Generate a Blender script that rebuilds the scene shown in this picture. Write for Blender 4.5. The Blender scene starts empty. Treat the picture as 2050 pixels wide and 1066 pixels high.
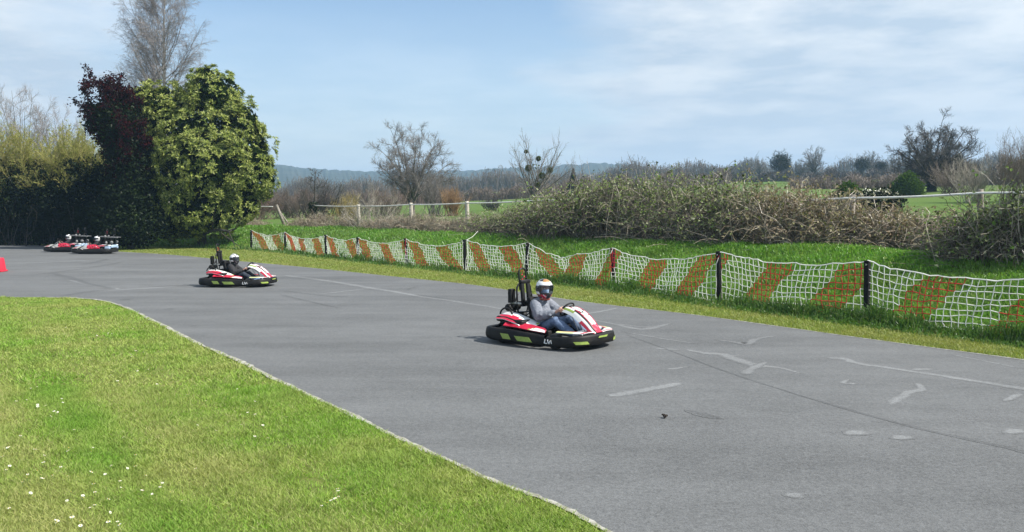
import bpy, bmesh, math, random
import numpy as np
from mathutils import Vector, Matrix, Quaternion
S = bpy.context.scene
COL = S.collection
R = math.radians
# ------------------------------------------------------------------ camera
CAMH, F, PITCH = 2.25, 1750.0, math.atan(113/1750.0)
cd = bpy.data.cameras.new('camera'); cam = bpy.data.objects.new('camera', cd); COL.objects.link(cam)
cam.location = (0, 0, CAMH); cam.rotation_euler = (math.pi/2-PITCH, 0, 0)
cd.sensor_width = 36; cd.lens = 36*F/2050; cd.clip_start = .05; cd.clip_end = 9000
S.camera = cam
# ------------------------------------------------------------------ exposure, sun, sky
S.view_settings.view_transform = 'Standard'; S.view_settings.look = 'None'
S.view_settings.exposure = 0.95; S.view_settings.gamma = 1
SUN_EL, SUN_AZ = R(47), R(-15)          # azimuth from +X towards +Y
sv = Vector((math.cos(SUN_EL)*math.cos(SUN_AZ), math.cos(SUN_EL)*math.sin(SUN_AZ), math.sin(SUN_EL)))
sl = bpy.data.lights.new('sun', 'SUN'); sl.energy = 4.2; sl.angle = R(.55); sl.color = (1, .95, .87)
so = bpy.data.objects.new('sun', sl); COL.objects.link(so); so.rotation_euler = sv.to_track_quat('Z', 'Y').to_euler()
W = bpy.data.worlds.new('World'); S.world = W; W.use_nodes = True
S.cycles.max_bounces = 6; S.cycles.diffuse_bounces = 3; S.cycles.transparent_max_bounces = 8; S.cycles.volume_bounces = 1
S.cycles.volume_max_steps = 64

class N:                                # small node-tree writer
    def __init__(s, nt): s.t = nt; s.n = nt.nodes; s.l = nt.links
    def new(s, typ, **k):
        nd = s.n.new(typ)
        for a, b in k.items():
            if a == 'op': nd.operation = b
            elif hasattr(nd, a) and a not in nd.inputs: setattr(nd, a, b)
        return nd
    def put(s, nd, i, v):
        if isinstance(v, bpy.types.NodeSocket): s.l.new(v, nd.inputs[i])
        elif v is not None:
            sk = nd.inputs[i]
            if sk.type == 'RGBA' and hasattr(v, '__len__') and len(v) == 3: v = (*v, 1)
            sk.default_value = v
    def math(s, op, a, b=0, c=None, clamp=False):
        nd = s.n.new('ShaderNodeMath'); nd.operation = op; nd.use_clamp = clamp
        s.put(nd, 0, a); s.put(nd, 1, b)
        if c is not None: s.put(nd, 2, c)
        return nd.outputs[0]
    def vm(s, op, a, b=None, scale=None):
        nd = s.n.new('ShaderNodeVectorMath'); nd.operation = op; s.put(nd, 0, a)
        if b is not None: s.put(nd, 1, b)
        if scale is not None: s.put(nd, 'Scale', scale)
        return nd.outputs['Value'] if op in ('DOT_PRODUCT', 'LENGTH', 'DISTANCE') else nd.outputs[0]
    def noise(s, vec, scale, detail=4, rough=.55, out=0):
        nd = s.n.new('ShaderNodeTexNoise'); s.put(nd, 'Vector', vec); s.put(nd, 'Scale', scale); s.put(nd, 'Detail', detail); s.put(nd, 'Roughness', rough)
        return nd.outputs[out]
    def ramp(s, fac, stops):
        nd = s.n.new('ShaderNodeValToRGB'); cr = nd.color_ramp
        while len(cr.elements) < len(stops): cr.elements.new(.5)
        for e, (p, c) in zip(cr.elements, stops): e.position = p; e.color = (*c, 1) if hasattr(c, '__len__') else (c, c, c, 1)
        s.put(nd, 0, fac); return nd.outputs[0]
    def mix(s, fac, a, b, mode='MIX'):
        nd = s.n.new('ShaderNodeMix'); nd.data_type = 'RGBA'; nd.blend_type = mode
        s.put(nd, 0, fac); s.put(nd, 6, a); s.put(nd, 7, b); return nd.outputs[2]
    def mapr(s, v, a, b, c=0., d=1.):
        nd = s.n.new('ShaderNodeMapRange'); s.put(nd, 0, v); s.put(nd, 1, a); s.put(nd, 2, b); s.put(nd, 3, c); s.put(nd, 4, d); return nd.outputs[0]

def build_world():
    nt = W.node_tree; nt.nodes.clear(); k = N(nt)
    sky = k.new('ShaderNodeTexSky'); sky.sky_type = 'NISHITA'; sky.sun_disc = False
    sky.sun_elevation = SUN_EL; sky.sun_rotation = math.pi/2-SUN_AZ; sky.altitude = 50; sky.air_density = 1.0; sky.dust_density = .7; sky.ozone_density = 1.2
    tc = k.new('ShaderNodeTexCoord'); d = tc.outputs['Generated']
    sp = k.new('ShaderNodeSeparateXYZ'); k.put(sp, 0, d)
    z = k.math('MAXIMUM', sp.outputs[2], 0.0)
    den = k.math('ADD', z, .09)
    cb = k.new('ShaderNodeCombineXYZ'); k.put(cb, 0, k.math('DIVIDE', sp.outputs[0], den)); k.put(cb, 1, k.math('DIVIDE', sp.outputs[1], den)); k.put(cb, 2, 3.7)
    p = cb.outputs[0]
    n1 = k.noise(p, .55, 7, .56); n2 = k.noise(p, 2.3, 5, .6)
    n = k.math('ADD', k.math('MULTIPLY', n1, .78), k.math('MULTIPLY', n2, .22))
    def blob(az, el, w):               # a soft region of the sky round one compass direction
        a, e = R(az), R(el); v = (math.sin(a)*math.cos(e), math.cos(a)*math.cos(e), math.sin(e))
        dist = k.vm('DISTANCE', d, v); return k.mapr(dist, 0., w, 1., 0.)
    n = k.math('ADD', n, k.math('MULTIPLY', blob(-5, 15, .34), -.62))
    n = k.math('ADD', n, k.math('MULTIPLY', blob(15, 8, .55), .38))
    n = k.math('ADD', n, k.math('MULTIPLY', blob(-32, 12, .22), .2))
    m = k.mapr(n, .30, .64, 0., 1.)
    m2 = k.math('MULTIPLY', m, .86)
    veil = k.mapr(z, .02, .22, .75, .0)  # thin milky cloud low down
    m3 = k.math('MAXIMUM', m2, veil)
    shade = k.noise(p, 1.5, 6, .6)
    cc = k.mix(k.mapr(shade, .40, .62), (.30, .35, .41), (.50, .515, .525))
    cc = k.mix(k.mapr(z, .0, .2), (.275, .31, .37), cc)
    skc = k.vm('SCALE', sky.outputs[0], scale=.085)
    bg = k.new('ShaderNodeBackground'); k.put(bg, 'Strength', 1.)
    k.put(bg, 'Color', k.mix(m3, skc, cc))
    o = k.new('ShaderNodeOutputWorld'); k.l.new(bg.outputs[0], o.inputs[0])
build_world()
# ------------------------------------------------------------------ projection of the survey points
fw = Vector((0, math.cos(PITCH), -math.sin(PITCH))); up = Vector((0, math.sin(PITCH), math.cos(PITCH)))
def ray(x, y): return fw+up*((533-y)/F)+Vector((1, 0, 0))*((x-1025)/F)
def P(x, y, D): d = ray(x, y); return Vector((0, 0, CAMH))+d*(D/d.y)
def G(x, y, z=0.): d = ray(x, y); return Vector((0, 0, CAMH))+d*((z-CAMH)/d.z)
# ------------------------------------------------------------------ materials
MATS = {}
def newmat(name):
    m = bpy.data.materials.new(name); m.use_nodes = True; m.node_tree.nodes.clear(); MATS[name] = m
    return m, N(m.node_tree)
def pmat(name, c1, c2=None, scale=6, rough=.6, metal=0, bump=0, bscale=None, spec=.5, coat=0, r2=None):
    m, k = newmat(name); c2 = c2 or tuple(x*.75 for x in c1)
    tc = k.new('ShaderNodeTexCoord'); v = tc.outputs['Object']
    n = k.noise(v, scale, 5, .6)
    b = k.new('ShaderNodeBsdfPrincipled')
    k.put(b, 'Base Color', k.mix(k.mapr(n, .35, .68), c1, c2)); k.put(b, 'Metallic', metal)
    k.put(b, 'Roughness', k.mapr(n, .3, .7, rough, r2 if r2 is not None else min(1, rough+.12))); k.put(b, 'Specular IOR Level', spec); k.put(b, 'Coat Weight', coat)
    if bump:
        bn = k.new('ShaderNodeBump'); k.put(bn, 'Height', k.noise(v, bscale or scale*4, 4)); k.put(bn, 'Strength', bump); k.put(bn, 'Distance', .02)
        k.l.new(bn.outputs[0], b.inputs['Normal'])
    o = k.new('ShaderNodeOutputMaterial'); k.l.new(b.outputs[0], o.inputs[0]); return m
def leafmat(name, cols, trans=.3, gloss=.06, rough=.4, patch=None, pscale=.5):
    """many small faces: colour differs from leaf to leaf (random per island)"""
    m, k = newmat(name)
    g = k.new('ShaderNodeNewGeometry'); r = g.outputs['Random Per Island']
    st = [(i/max(1, len(cols)-1), c) for i, c in enumerate(cols)]
    c = k.ramp(r, st)
    if patch:
        tc = k.new('ShaderNodeTexCoord'); n = k.noise(tc.outputs['Object'], pscale, 4, .6)
        c = k.mix(k.mapr(n, .42, .64, 0, patch[1]), c, patch[0])
        n3 = k.noise(tc.outputs['Object'], pscale*7, 4, .65)
        c = k.mix(k.mapr(n3, .42, .66, .0, .62), c, k.mix(1., c, (.55, .6, .5), 'MULTIPLY'))
    if name == 'lawn_blade':
        at = k.new('ShaderNodeAttribute'); at.attribute_name = 'dry'; c = k.mix(k.math('MULTIPLY', k.mapr(at.outputs['Fac'], .0, 1., 0, 1), .75), c, k.mix(r, (.32, .36, .12), (.50, .47, .22))); c = k.mix(k.math('MULTIPLY', k.mapr(at.outputs['Fac'], .0, -1., 0, 1), .6), c, (.13, .33, .03))
    df = k.new('ShaderNodeBsdfDiffuse'); k.put(df, 0, c)
    tr = k.new('ShaderNodeBsdfTranslucent'); k.put(tr, 0, k.mix(1., c, (1., 1.0, .6), 'MULTIPLY'))
    ms = k.new('ShaderNodeMixShader'); k.put(ms, 0, trans); k.l.new(df.outputs[0], ms.inputs[1]); k.l.new(tr.outputs[0], ms.inputs[2])
    out = ms
    if gloss:
        gl = k.new('ShaderNodeBsdfGlossy'); k.put(gl, 'Roughness', rough); k.put(gl, 0, (1, 1, 1))
        m2 = k.new('ShaderNodeMixShader'); k.put(m2, 0, gloss); k.l.new(ms.outputs[0], m2.inputs[1]); k.l.new(gl.outputs[0], m2.inputs[2]); out = m2
    o = k.new('ShaderNodeOutputMaterial'); k.l.new(out.outputs[0], o.inputs[0]); return m

def ground_mat():
    m, k = newmat('ground_grass')
    tc = k.new('ShaderNodeTexCoord'); v = tc.outputs['Object']
    n0 = k.noise(v, .35, 5, .6); n1 = k.noise(v, 2.2, 5, .65); n2 = k.noise(v, 30, 4, .7)
    lawn = k.mix(k.mapr(n0, .38, .64), (.13, .18, .03), (.22, .215, .07))
    lawn = k.mix(k.mapr(n1, .35, .7, 0, .55), lawn, (.115, .185, .03))
    lawn = k.mix(k.mapr(n2, .4, .75, 0, .7), lawn, (.06, .085, .02))
    n4 = k.noise(v, .03, 4, .6)
    field = k.mix(k.mapr(n1, .3, .7), (.07, .135, .02), (.095, .155, .03))
    field = k.mix(k.mapr(n4, .42, .6, 0, .5), field, (.12, .145, .045))
    field = k.mix(k.mapr(n2, .4, .75, 0, .5), field, (.05, .10, .015))
    at = k.new('ShaderNodeAttribute'); at.attribute_name = 'field'
    c = k.mix(at.outputs['Fac'], lawn, field)
    b = k.new('ShaderNodeBsdfPrincipled'); k.put(b, 'Base Color', c); k.put(b, 'Roughness', .95); k.put(b, 'Specular IOR Level', .15)
    bn = k.new('ShaderNodeBump'); k.put(bn, 'Height', k.noise(v, 22, 5, .7)); k.put(bn, 'Strength', .6); k.put(bn, 'Distance', .05); k.l.new(bn.outputs[0], b.inputs['Normal'])
    o = k.new('ShaderNodeOutputMaterial'); k.l.new(b.outputs[0], o.inputs[0]); return m
def asphalt_mat(name, base, seal=None):
    m, k = newmat(name)
    tc = k.new('ShaderNodeTexCoord'); v = tc.outputs['Object']
    mp = k.new('ShaderNodeMapping'); k.put(mp, 'Vector', v); mp.inputs['Rotation'].default_value = (0, 0, R(52)); mp.inputs['Scale'].default_value = (.16, 1.1, 1)
    st = k.noise(mp.outputs[0], 1.0, 5, .6)
    nb = k.noise(v, .25, 4, .6); nm = k.noise(v, 1.7, 5, .65); nf = k.noise(v, 48, 3, .75); ng = k.noise(v, 17, 3, .7)
    vo = k.new('ShaderNodeTexVoronoi'); k.put(vo, 'Vector', v); k.put(vo, 'Scale', 70)
    f = k.math('ADD', k.mapr(st, .3, .7, -.15, .15), k.mapr(nb, .3, .7, -.10, .10))
    f = k.math('ADD', f, k.mapr(nm, .3, .7, -.07, .07))
    f = k.math('ADD', f, k.math('ADD', k.mapr(nf, .25, .75, -.38, .38), k.mapr(ng, .3, .7, -.13, .13)))
    f = k.math('ADD', f, k.mapr(vo.outputs['Color'], .0, 1., -.10, .10))
    sp = k.noise(v, 9, 2, .5); pale = k.mapr(sp, .74, .80, 0, .45)    # small scuffed spots
    f = k.math('ADD', k.math('ADD', f, 1.), pale)
    if seal:                            # worn or scuffed tarmac: the same stone, paler or darker, fading out at its rim
        at = k.new('ShaderNodeAttribute'); at.attribute_name = 'core'; wn = k.noise(v, 7, 6, .75)
        w = k.mapr(k.math('ADD', at.outputs['Fac'], k.math('MULTIPLY', k.math('SUBTRACT', wn, .5), 1.5)), .22, .62); w = k.math('MULTIPLY', w, k.mapr(at.outputs['Fac'], 0., .2)); f = k.math('MULTIPLY', f, k.math('ADD', 1., k.math('MULTIPLY', w, seal)))
    c = k.vm('SCALE', base, scale=f)
    b = k.new('ShaderNodeBsdfPrincipled'); k.put(b, 'Base Color', c); k.put(b, 'Roughness', k.mapr(nf, .3, .7, .75, .95)); k.put(b, 'Specular IOR Level', .35)
    bn = k.new('ShaderNodeBump'); k.put(bn, 'Height', k.math('ADD', vo.outputs['Distance'], nf)); k.put(bn, 'Strength', .35); k.put(bn, 'Distance', .006); k.l.new(bn.outputs[0], b.inputs['Normal'])
    o = k.new('ShaderNodeOutputMaterial')
    k.l.new(b.outputs[0], o.inputs[0])
    return m
def glass_mat():
    m, k = newmat('clear_visor'); t = k.new('ShaderNodeBsdfTransparent'); k.put(t, 0, (.72, .75, .78)); g = k.new('ShaderNodeBsdfGlossy'); k.put(g, 'Roughness', .05)
    lw = k.new('ShaderNodeLayerWeight'); k.put(lw, 0, .25)
    ms = k.new('ShaderNodeMixShader'); k.put(ms, 0, k.mapr(lw.outputs['Fresnel'], 0, 1, .03, .5)); k.l.new(t.outputs[0], ms.inputs[1]); k.l.new(g.outputs[0], ms.inputs[2])
    o = k.new('ShaderNodeOutputMaterial'); k.l.new(ms.outputs[0], o.inputs[0]); return m
# ------------------------------------------------------------------ mesh helpers
def tag(o, label=None, cat=None, group=None, kind=None):
    if label: o['label'] = label
    if cat: o['category'] = cat
    if group: o['group'] = group
    if kind: o['kind'] = kind
    return o
def empty(name, loc=(0, 0, 0), rz=0):
    o = bpy.data.objects.new(name, None); COL.objects.link(o); o.location = loc; o.rotation_euler = (0, 0, rz); o.empty_display_size = .2; return o
def link(name, me, parent=None, loc=(0, 0, 0)):
    o = bpy.data.objects.new(name, me); COL.objects.link(o); o.location = loc
    if parent: o.parent = parent
    return o
def fast(name, V, Fc, mats, parent=None, mi=None, smooth=False):
    """numpy arrays -> one mesh object; Fc is (n,3) or (n,4)"""
    me = bpy.data.meshes.new(name); V = np.asarray(V, np.float32).reshape(-1, 3); Fc = np.asarray(Fc, np.int32); n, s = Fc.shape
    me.vertices.add(len(V)); me.vertices.foreach_set('co', V.ravel()); me.loops.add(n*s); me.loops.foreach_set('vertex_index', Fc.ravel())
    me.polygons.add(n); me.polygons.foreach_set('loop_start', np.arange(0, n*s, s, dtype=np.int32))
    if not isinstance(mats, (list, tuple)): mats = [mats]
    for m in mats: me.materials.append(m)
    if mi is not None: me.polygons.foreach_set('material_index', np.asarray(mi, np.int32))
    me.polygons.foreach_set('use_smooth', np.full(n, smooth)); me.update(calc_edges=True)
    return link(name, me, parent)
def nrm(a): return a/np.maximum(np.linalg.norm(a, axis=-1, keepdims=True), 1e-9)
def tubes(paths, radii, sides=3):
    """(n,k,3) paths with (n,k) radii -> verts, quad faces"""
    paths = np.asarray(paths, float); n, k, _ = paths.shape
    t = np.gradient(paths, axis=1); t = nrm(t)
    ref = np.where(np.abs(t[:, :1, 2:3]) > .85, np.array([1., .13, 0]), np.array([0, .1, 1.])); ref = np.repeat(ref, k, 1)
    a = nrm(np.cross(t, ref)); b = np.cross(t, a)
    ang = np.arange(sides)*2*np.pi/sides
    V = paths[:, :, None, :]+radii[:, :, None, None]*(a[:, :, None, :]*np.cos(ang)[None, None, :, None]+b[:, :, None, :]*np.sin(ang)[None, None, :, None])
    idx = np.arange(n*k*sides).reshape(n, k, sides); j = np.roll(idx, -1, 2)
    Fc = np.stack([idx[:, :-1], j[:, :-1], j[:, 1:], idx[:, 1:]], -1).reshape(-1, 4)
    return V.reshape(-1, 3), Fc
def merge(parts):
    V, Fc, o = [], [], 0
    for v, f in parts: V.append(v); Fc.append(f+o); o += len(v)
    return np.concatenate(V), np.concatenate(Fc)
def leafcards(pos, ax, nor, ln, wd, fold=.25):
    """pointed leaf quads: base, side, tip, side"""
    ax = nrm(ax); sd = nrm(np.cross(ax, nor)); nn = np.cross(sd, ax); ln = np.asarray(ln).reshape(-1, 1); wd = np.asarray(wd).reshape(-1, 1)
    V = np.stack([pos, pos+ax*ln*.45+sd*wd*.5+nn*wd*fold, pos+ax*ln, pos+ax*ln*.45-sd*wd*.5+nn*wd*fold], 1)
    return V.reshape(-1, 3), np.arange(len(pos)*4).reshape(-1, 4)
def rdir(rng, n): return nrm(rng.normal(size=(n, 3)))
# ------------------------------------------------------------------ the lie of the land
RE = np.array([G(2250, 748)[:2], G(2050, 722)[:2], G(1700, 675)[:2], G(1400, 633)[:2], G(1150, 603)[:2], G(950, 572)[:2], G(800, 556)[:2], G(600, 535)[:2], G(480, 524)[:2], G(330, 510)[:2], G(230, 504)[:2], G(100, 493)[:2], G(0, 490)[:2], (-70, 66)])
RE = np.vstack([[RE[0]+(RE[0]-RE[1])*6], RE])
LE = [G(1500, 1230)[:2], G(1215, 1066)[:2], G(1110, 1010)[:2], G(1000, 970)[:2], G(900, 925)[:2], G(800, 880)[:2], G(700, 830)[:2], G(560, 765)[:2], G(480, 725)[:2], G(400, 690)[:2], G(330, 655)[:2], G(270, 625)[:2], G(215, 605)[:2], G(150, 598)[:2], G(0, 596)[:2], (-30, 22.6), (-70, 24)]
LE = [(4.5, -1.5)]+[tuple(p) for p in LE]; LE = np.array(LE)
FENCE_PX = [(503, 500), (572, 504), (653, 514), (717, 521), (815, 532), (932, 543), (1054, 557), (1230, 577), (1440, 606), (1735, 643)]
FP = [np.array(G(x, y)[:2]) for x, y in FENCE_PX]; FP += [FP[-1]+np.array((2.15, -3.5)), FP[-1]+np.array((4.4, -6.9))]
FL = np.array([FP[0]+np.array((-32, 16.)), FP[0]+np.array((-5., 3.6))]+FP+[FP[-1]+np.array((14, -21.))])
def sdist(X, Y, L):
    """signed distance to a polyline; positive on the far side of the track"""
    best = np.full(X.shape, 1e9); sg = np.zeros(X.shape)
    for a, b in zip(L[:-1], L[1:]):
        d = b-a; l2 = d@d; t = np.clip(((X-a[0])*d[0]+(Y-a[1])*d[1])/l2, 0, 1)
        dx = X-a[0]-t*d[0]; dy = Y-a[1]-t*d[1]; q = np.hypot(dx, dy); cr = d[0]*dy-d[1]*dx
        m = q < best; best = np.where(m, q, best); sg = np.where(m, np.sign(cr), sg)
    return best*sg
FL2 = FL                                # runs left to right: the far side has a positive cross product
def sm(a, b, x): t = np.clip((x-a)/(b-a), 0, 1); return t*t*(3-2*t)
def tz(X, Y):
    X = np.asarray(X, float); Y = np.asarray(Y, float); t = sdist(X, Y, FL2)
    z = 1.12*sm(-.3, 4.6, t)
    a = np.where(Y > 1, X/np.maximum(Y, 1), .3)
    kk = np.interp(a, [-.6, -.25, 0, .25, .5], [.012, .017, .031, .047, .047])
    u = np.clip(t-8, 0, 330); z = z+kk*u*sm(0, 25, u)
    z = z+.05*np.sin(X*.9+Y*.4)*np.sin(Y*.7)*sm(1, 5, t)
    return z
def tz1(x, y): return float(tz(np.array([x]), np.array([y]))[0])
def on(x, D, dz=0.):                     # a point of the ground along the photo column x at distance D
    X = (x-1025)/F*D; return Vector((X, D, tz1(X, D)+dz))

def build_ground():
    th = np.concatenate([np.linspace(-180, -50, 27), np.linspace(-49, 49, 197), np.linspace(50, 180, 27)[:-1]])
    th = R(1)*th; r = np.concatenate([[.0], np.geomspace(1.2, 620, 150)])
    A, B = np.meshgrid(r, th, indexing='ij'); X = A*np.sin(B); Y = A*np.cos(B); Z = tz(X, Y)
    n, m = X.shape; i = np.arange(n*m).reshape(n, m); j = np.roll(i, -1, 1)
    Fc = np.stack([i[:-1], j[:-1], j[1:], i[1:]], -1).reshape(-1, 4)[:, ::-1]
    o = fast('ground', np.stack([X, Y, Z], -1), Fc, MATS['ground_grass'], smooth=True); tag(o, kind='structure')
    t = sdist(X, Y, FL2); at = o.data.attributes.new('field', 'FLOAT', 'POINT'); at.data.foreach_set('value', sm(-.3, 2.5, t).ravel().astype(np.float32))
    # wooded ridges a kilometre and more away
    th = np.radians(np.linspace(-62, 62, 700)); r = np.array([600, 760, 900, 1050, 1200, 1350, 1500, 1700, 2100, 2600.])
    A, B = np.meshgrid(r, th, indexing='ij'); X = A*np.sin(B); Y = A*np.cos(B)
    px = 1025+np.tan(B)*F
    rid = np.interp(px, [-900, 0, 560, 640, 700, 860, 1000, 1100, 1200, 1260, 1330, 1420, 1600, 2050, 2900], [345, 342, 336, 344, 347, 346, 342, 336, 330, 333, 344, 349, 352, 352, 350])
    rng = np.random.default_rng(4); nz = rng.normal(size=700); nz = np.convolve(nz, np.ones(9)/9, 'same')*1.2+np.convolve(rng.normal(size=700), np.ones(3)/3, 'same')*.35
    top = CAMH+(421-rid+nz[None, :]*1.3)*1500/1750
    base = tz(600*np.sin(th), 600*np.cos(th))[None, :]
    w = sm(620, 1500, A); Z = base-1+(top-base)*w+rng.normal(size=A.shape)*.8*w
    n, m = X.shape; i = np.arange(n*m).reshape(n, m)
    Fc = np.stack([i[:-1, :-1], i[:-1, 1:], i[1:, 1:], i[1:, :-1]], -1).reshape(-1, 4)[:, ::-1]
    tag(fast('hills', np.stack([X, Y, Z], -1), Fc, MATS['far_wood']), kind='structure')

def catmull(P_, n):
    P_ = np.asarray(P_, float); Q = np.vstack([2*P_[0]-P_[1], P_, 2*P_[-1]-P_[-2]]); out = []
    for i in range(1, len(Q)-2):
        t = np.linspace(0, 1, n, endpoint=False)[:, None]; a, b, c, d = Q[i-1:i+3]
        out.append(.5*(2*b+(c-a)*t+(2*a-5*b+4*c-d)*t**2+(3*b-a-3*c+d)*t**3))
    return np.vstack(out+[P_[-1:]])
def strip(name, pts, w, z, mat, seed=0, jag=.3, n=10, soft=3):
    """a thin ragged sheet along a line on the ground"""
    rng = np.random.default_rng(seed); c = catmull(pts, n); t = np.gradient(c, axis=0); t /= np.linalg.norm(t, axis=1)[:, None]; nn = np.stack([-t[:, 1], t[:, 0]], 1)
    k = len(c); ww = np.interp(np.arange(k), np.linspace(0, k-1, len(w)) if hasattr(w, '__len__') else [0, k-1], w if hasattr(w, '__len__') else [w, w])
    jl, jr = (np.convolve(rng.uniform(-1, 1, k+8), np.ones(soft)/soft, 'same')[4:4+k] for _ in (0, 1)); taper = np.minimum(1, .25+np.minimum(np.arange(k), k-1-np.arange(k))/6.)
    l = c+nn*(ww*taper*(.5+jag*jl))[:, None]; r = c-nn*(ww*taper*(.5+jag*jr))[:, None]
    V = np.zeros((3*k, 3)); V[0::3, :2] = l; V[1::3, :2] = (l+r)/2; V[2::3, :2] = r; V[:, 2] = z
    i = np.arange(k-1)*3; Fc = np.concatenate([np.stack([i, i+1, i+4, i+3], 1), np.stack([i+1, i+2, i+5, i+4], 1)])
    o = fast(name, V, Fc, mat); me = o.data; cv = np.zeros(3*k, np.float32); e = np.minimum(np.arange(k), k-1-np.arange(k)); cv[1::3] = np.minimum(1, e/5.); me.attributes.new('core', 'FLOAT', 'POINT').data.foreach_set('value', cv)
    if me.polygons[0].normal.z < 0: me.flip_normals()
    return tag(o, kind='structure')
def build_track():
    ring = [tuple(p) for p in catmull(RE, 6)]+[tuple(p) for p in catmull(LE, 6)[::-1]]
    bm = bmesh.new(); f = bm.faces.new([bm.verts.new((x, y, .008)) for x, y in ring]); bmesh.ops.triangulate(bm, faces=[f]); bmesh.ops.recalc_face_normals(bm, faces=bm.faces)
    me = bpy.data.meshes.new('track'); bm.to_mesh(me); bm.free(); me.materials.append(MATS['asphalt'])
    if me.polygons[0].normal.z < 0: me.flip_normals()
    tag(link('track', me), kind='structure')
    strip('track_edge_line', LE[1:], [.05, .05, .055, .06, .075, .085, .085, .08, .07, .06], .0122, MATS['kerb_pale'], 1, .42, 22)
    strip('track_edge_line', RE[:-1], .07, .0122, MATS['kerb_grey'], 2, .3, 14)
    def g(L): return [G(*p)[:2] for p in L]
    pale = [([(1213, 796), (1265, 787), (1325, 776), (1368, 767)], [.14, .17, .17, .12]),
            ([(1650, 718), (1690, 720), (1720, 729), (1800, 741), (1900, 756), (2050, 780), (2200, 812)], [.1, .16, .14, .12, .14, .16, .16]),
            ([(1370, 700), (1410, 708), (1450, 712), (1500, 730), (1560, 738), (1612, 751)], [.05, .14, .22, .2, .08, .04]),
            ([(1490, 752), (1508, 738), (1540, 724)], [.14, .12, .06]),
            ([(1430, 681), (1468, 686), (1495, 690), (1515, 680), (1556, 673)], [.08, .1, .16, .1, .06]),
            ([(1832, 767), (1845, 780), (1818, 789), (1778, 813)], [.06, .1, .12, .12]),
            ([(1170, 638), (1230, 650), (1290, 660), (1350, 646)], [.05, .1, .18, .06]),
            ([(1225, 648), (1290, 656), (1330, 654)], [.06, .08, .05]),
            ([(1160, 632), (1200, 625), (1240, 617)], [.1, .12, .1]),
            ([(1245, 665), (1330, 680), (1400, 690)], [.05, .07, .05]),
            ([(1300, 698), (1370, 702)], [.08, .12]), ([(1380, 735), (1330, 742)], [.06, .12]),
            ([(1900, 690+20), (1960, 722), (2050, 740)], [.04, .05, .04]),
            ([(560, 551), (640, 561), (740, 577), (830, 592), (960, 612), (1020, 622)], [.22, .26, .24, .2, .16, .1]),
            ([(632, 591), (690, 584), (745, 578)], [.06, .16, .1]),
            ([(205, 583), (260, 580), (310, 577), (395, 571)], [.12, .2, .2, .08]),
            ([(-60, 528), (60, 527), (200, 521), (300, 519), (420, 518)], [.25, .3, .35, .25, .2]),
            ([(130, 560), (180, 570), (215, 577), (240, 580)], [.1, .25, .3, .2]),
            ([(1690, 872), (1735, 864)], [.1, .2]), ([(1780, 880), (1830, 876)], [.1, .16]), ([(2010, 870), (2050, 862)], [.1, .2]), ([(1565, 994), (1615, 992)], [.1, .14]),
            ([(2010, 806), (2030, 795), (2048, 790)], [.05, .1, .05]), ([(1700, 760), (1690, 768), (1720, 770)], [.05, .09, .05]), ([(1820, 742), (1870, 740)], [.06, .12])]
    for i, (L, w) in enumerate(pale): strip('crack_seal', g(L), np.array(w)*1.5, .0094+.0002*(i % 5), MATS['asphalt_pale'], 10+i, .22, 16, 5)
    dark = [([(1255, 672), (1350, 706), (1450, 744), (1560, 780), (1700, 822), (1850, 862), (2050, 906), (2200, 950)], [.02, .025, .03, .03, .04, .05, .08, .10]),
            ([(90, 546), (130, 554), (180, 569), (232, 581)], [.25, .3, .2, .2]), ([(560, 582), (640, 592), (700, 596)], [.1, .14, .06]),
            ([(120, 594), (170, 586), (205, 582)], [.12, .16, .1]), ([(300, 574), (360, 573), (400, 571)], [.14, .2, .2]),
            ([(812, 583), (826, 577), (838, 575)], [.16, .16, .05]), ([(825, 590), (870, 596), (905, 601)], [.1, .2, .1]),
            ([(330, 620), (350, 619)], [.14, .16]), ([(378, 654), (400, 653)], [.1, .14]), ([(240, 600), (262, 601)], [.2, .3]),
            ([(160, 530), (190, 526), (215, 519)], [.3, .4, .2]), ([(100, 540), (200, 533), (260, 522)], [.1, .2, .1]), ([(60, 552), (150, 541), (230, 530)], [.1, .16, .1]),
            ([(1370, 822), (1410, 832), (1450, 841)], [.06, .16, .05]), ([(560, 590), (600, 600), (680, 618)], [.08, .1, .05])]
    for i, (L, w) in enumerate(dark): strip('tyre_mark', g(L), np.array(w)*1.5, .0106+.0002*(i % 5), MATS['asphalt_dark'], 60+i, .3, 16, 5)
# ------------------------------------------------------------------ grass
def blades(name, pts, h, w, mat, rng, lean=.5, kind='stuff', seg=1, parent=None):
    n = len(pts); a = rng.uniform(0, 2*np.pi, n); sd = np.stack([np.cos(a), np.sin(a), 0*a], 1); b = rng.uniform(0, 2*np.pi, n); l = rng.uniform(.1, 1, n)*lean
    ld = np.stack([np.cos(b)*l, np.sin(b)*l, 0*b], 1); h = np.broadcast_to(h, (n,)); w = np.broadcast_to(w, (n,))
    H = h[:, None]; Wd = w[:, None]*.5; U = np.array([0, 0, 1.])
    if seg == 1:
        V = np.stack([pts-sd*Wd, pts+sd*Wd, pts+U*H+ld*H], 1).reshape(-1, 3); Fc = np.arange(n*3).reshape(-1, 3)
        o = fast(name, V, Fc, mat, parent)
    else:
        mid = pts+U*H*.6+ld*H*.3; tip = pts+U*H*(1-.35*l[:, None])+ld*H*1.2
        V = np.stack([pts-sd*Wd, pts+sd*Wd, mid+sd*Wd*.75, mid-sd*Wd*.75, tip], 1).reshape(-1, 3); i = np.arange(n)[:, None]*5
        Fc = np.concatenate([i+np.array([[0, 1, 2]]), i+np.array([[0, 2, 3]]), i+np.array([[3, 2, 4]])])
        o = fast(name, V, Fc, mat, parent)
    if kind and not parent: o['kind'] = kind
    return o
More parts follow.
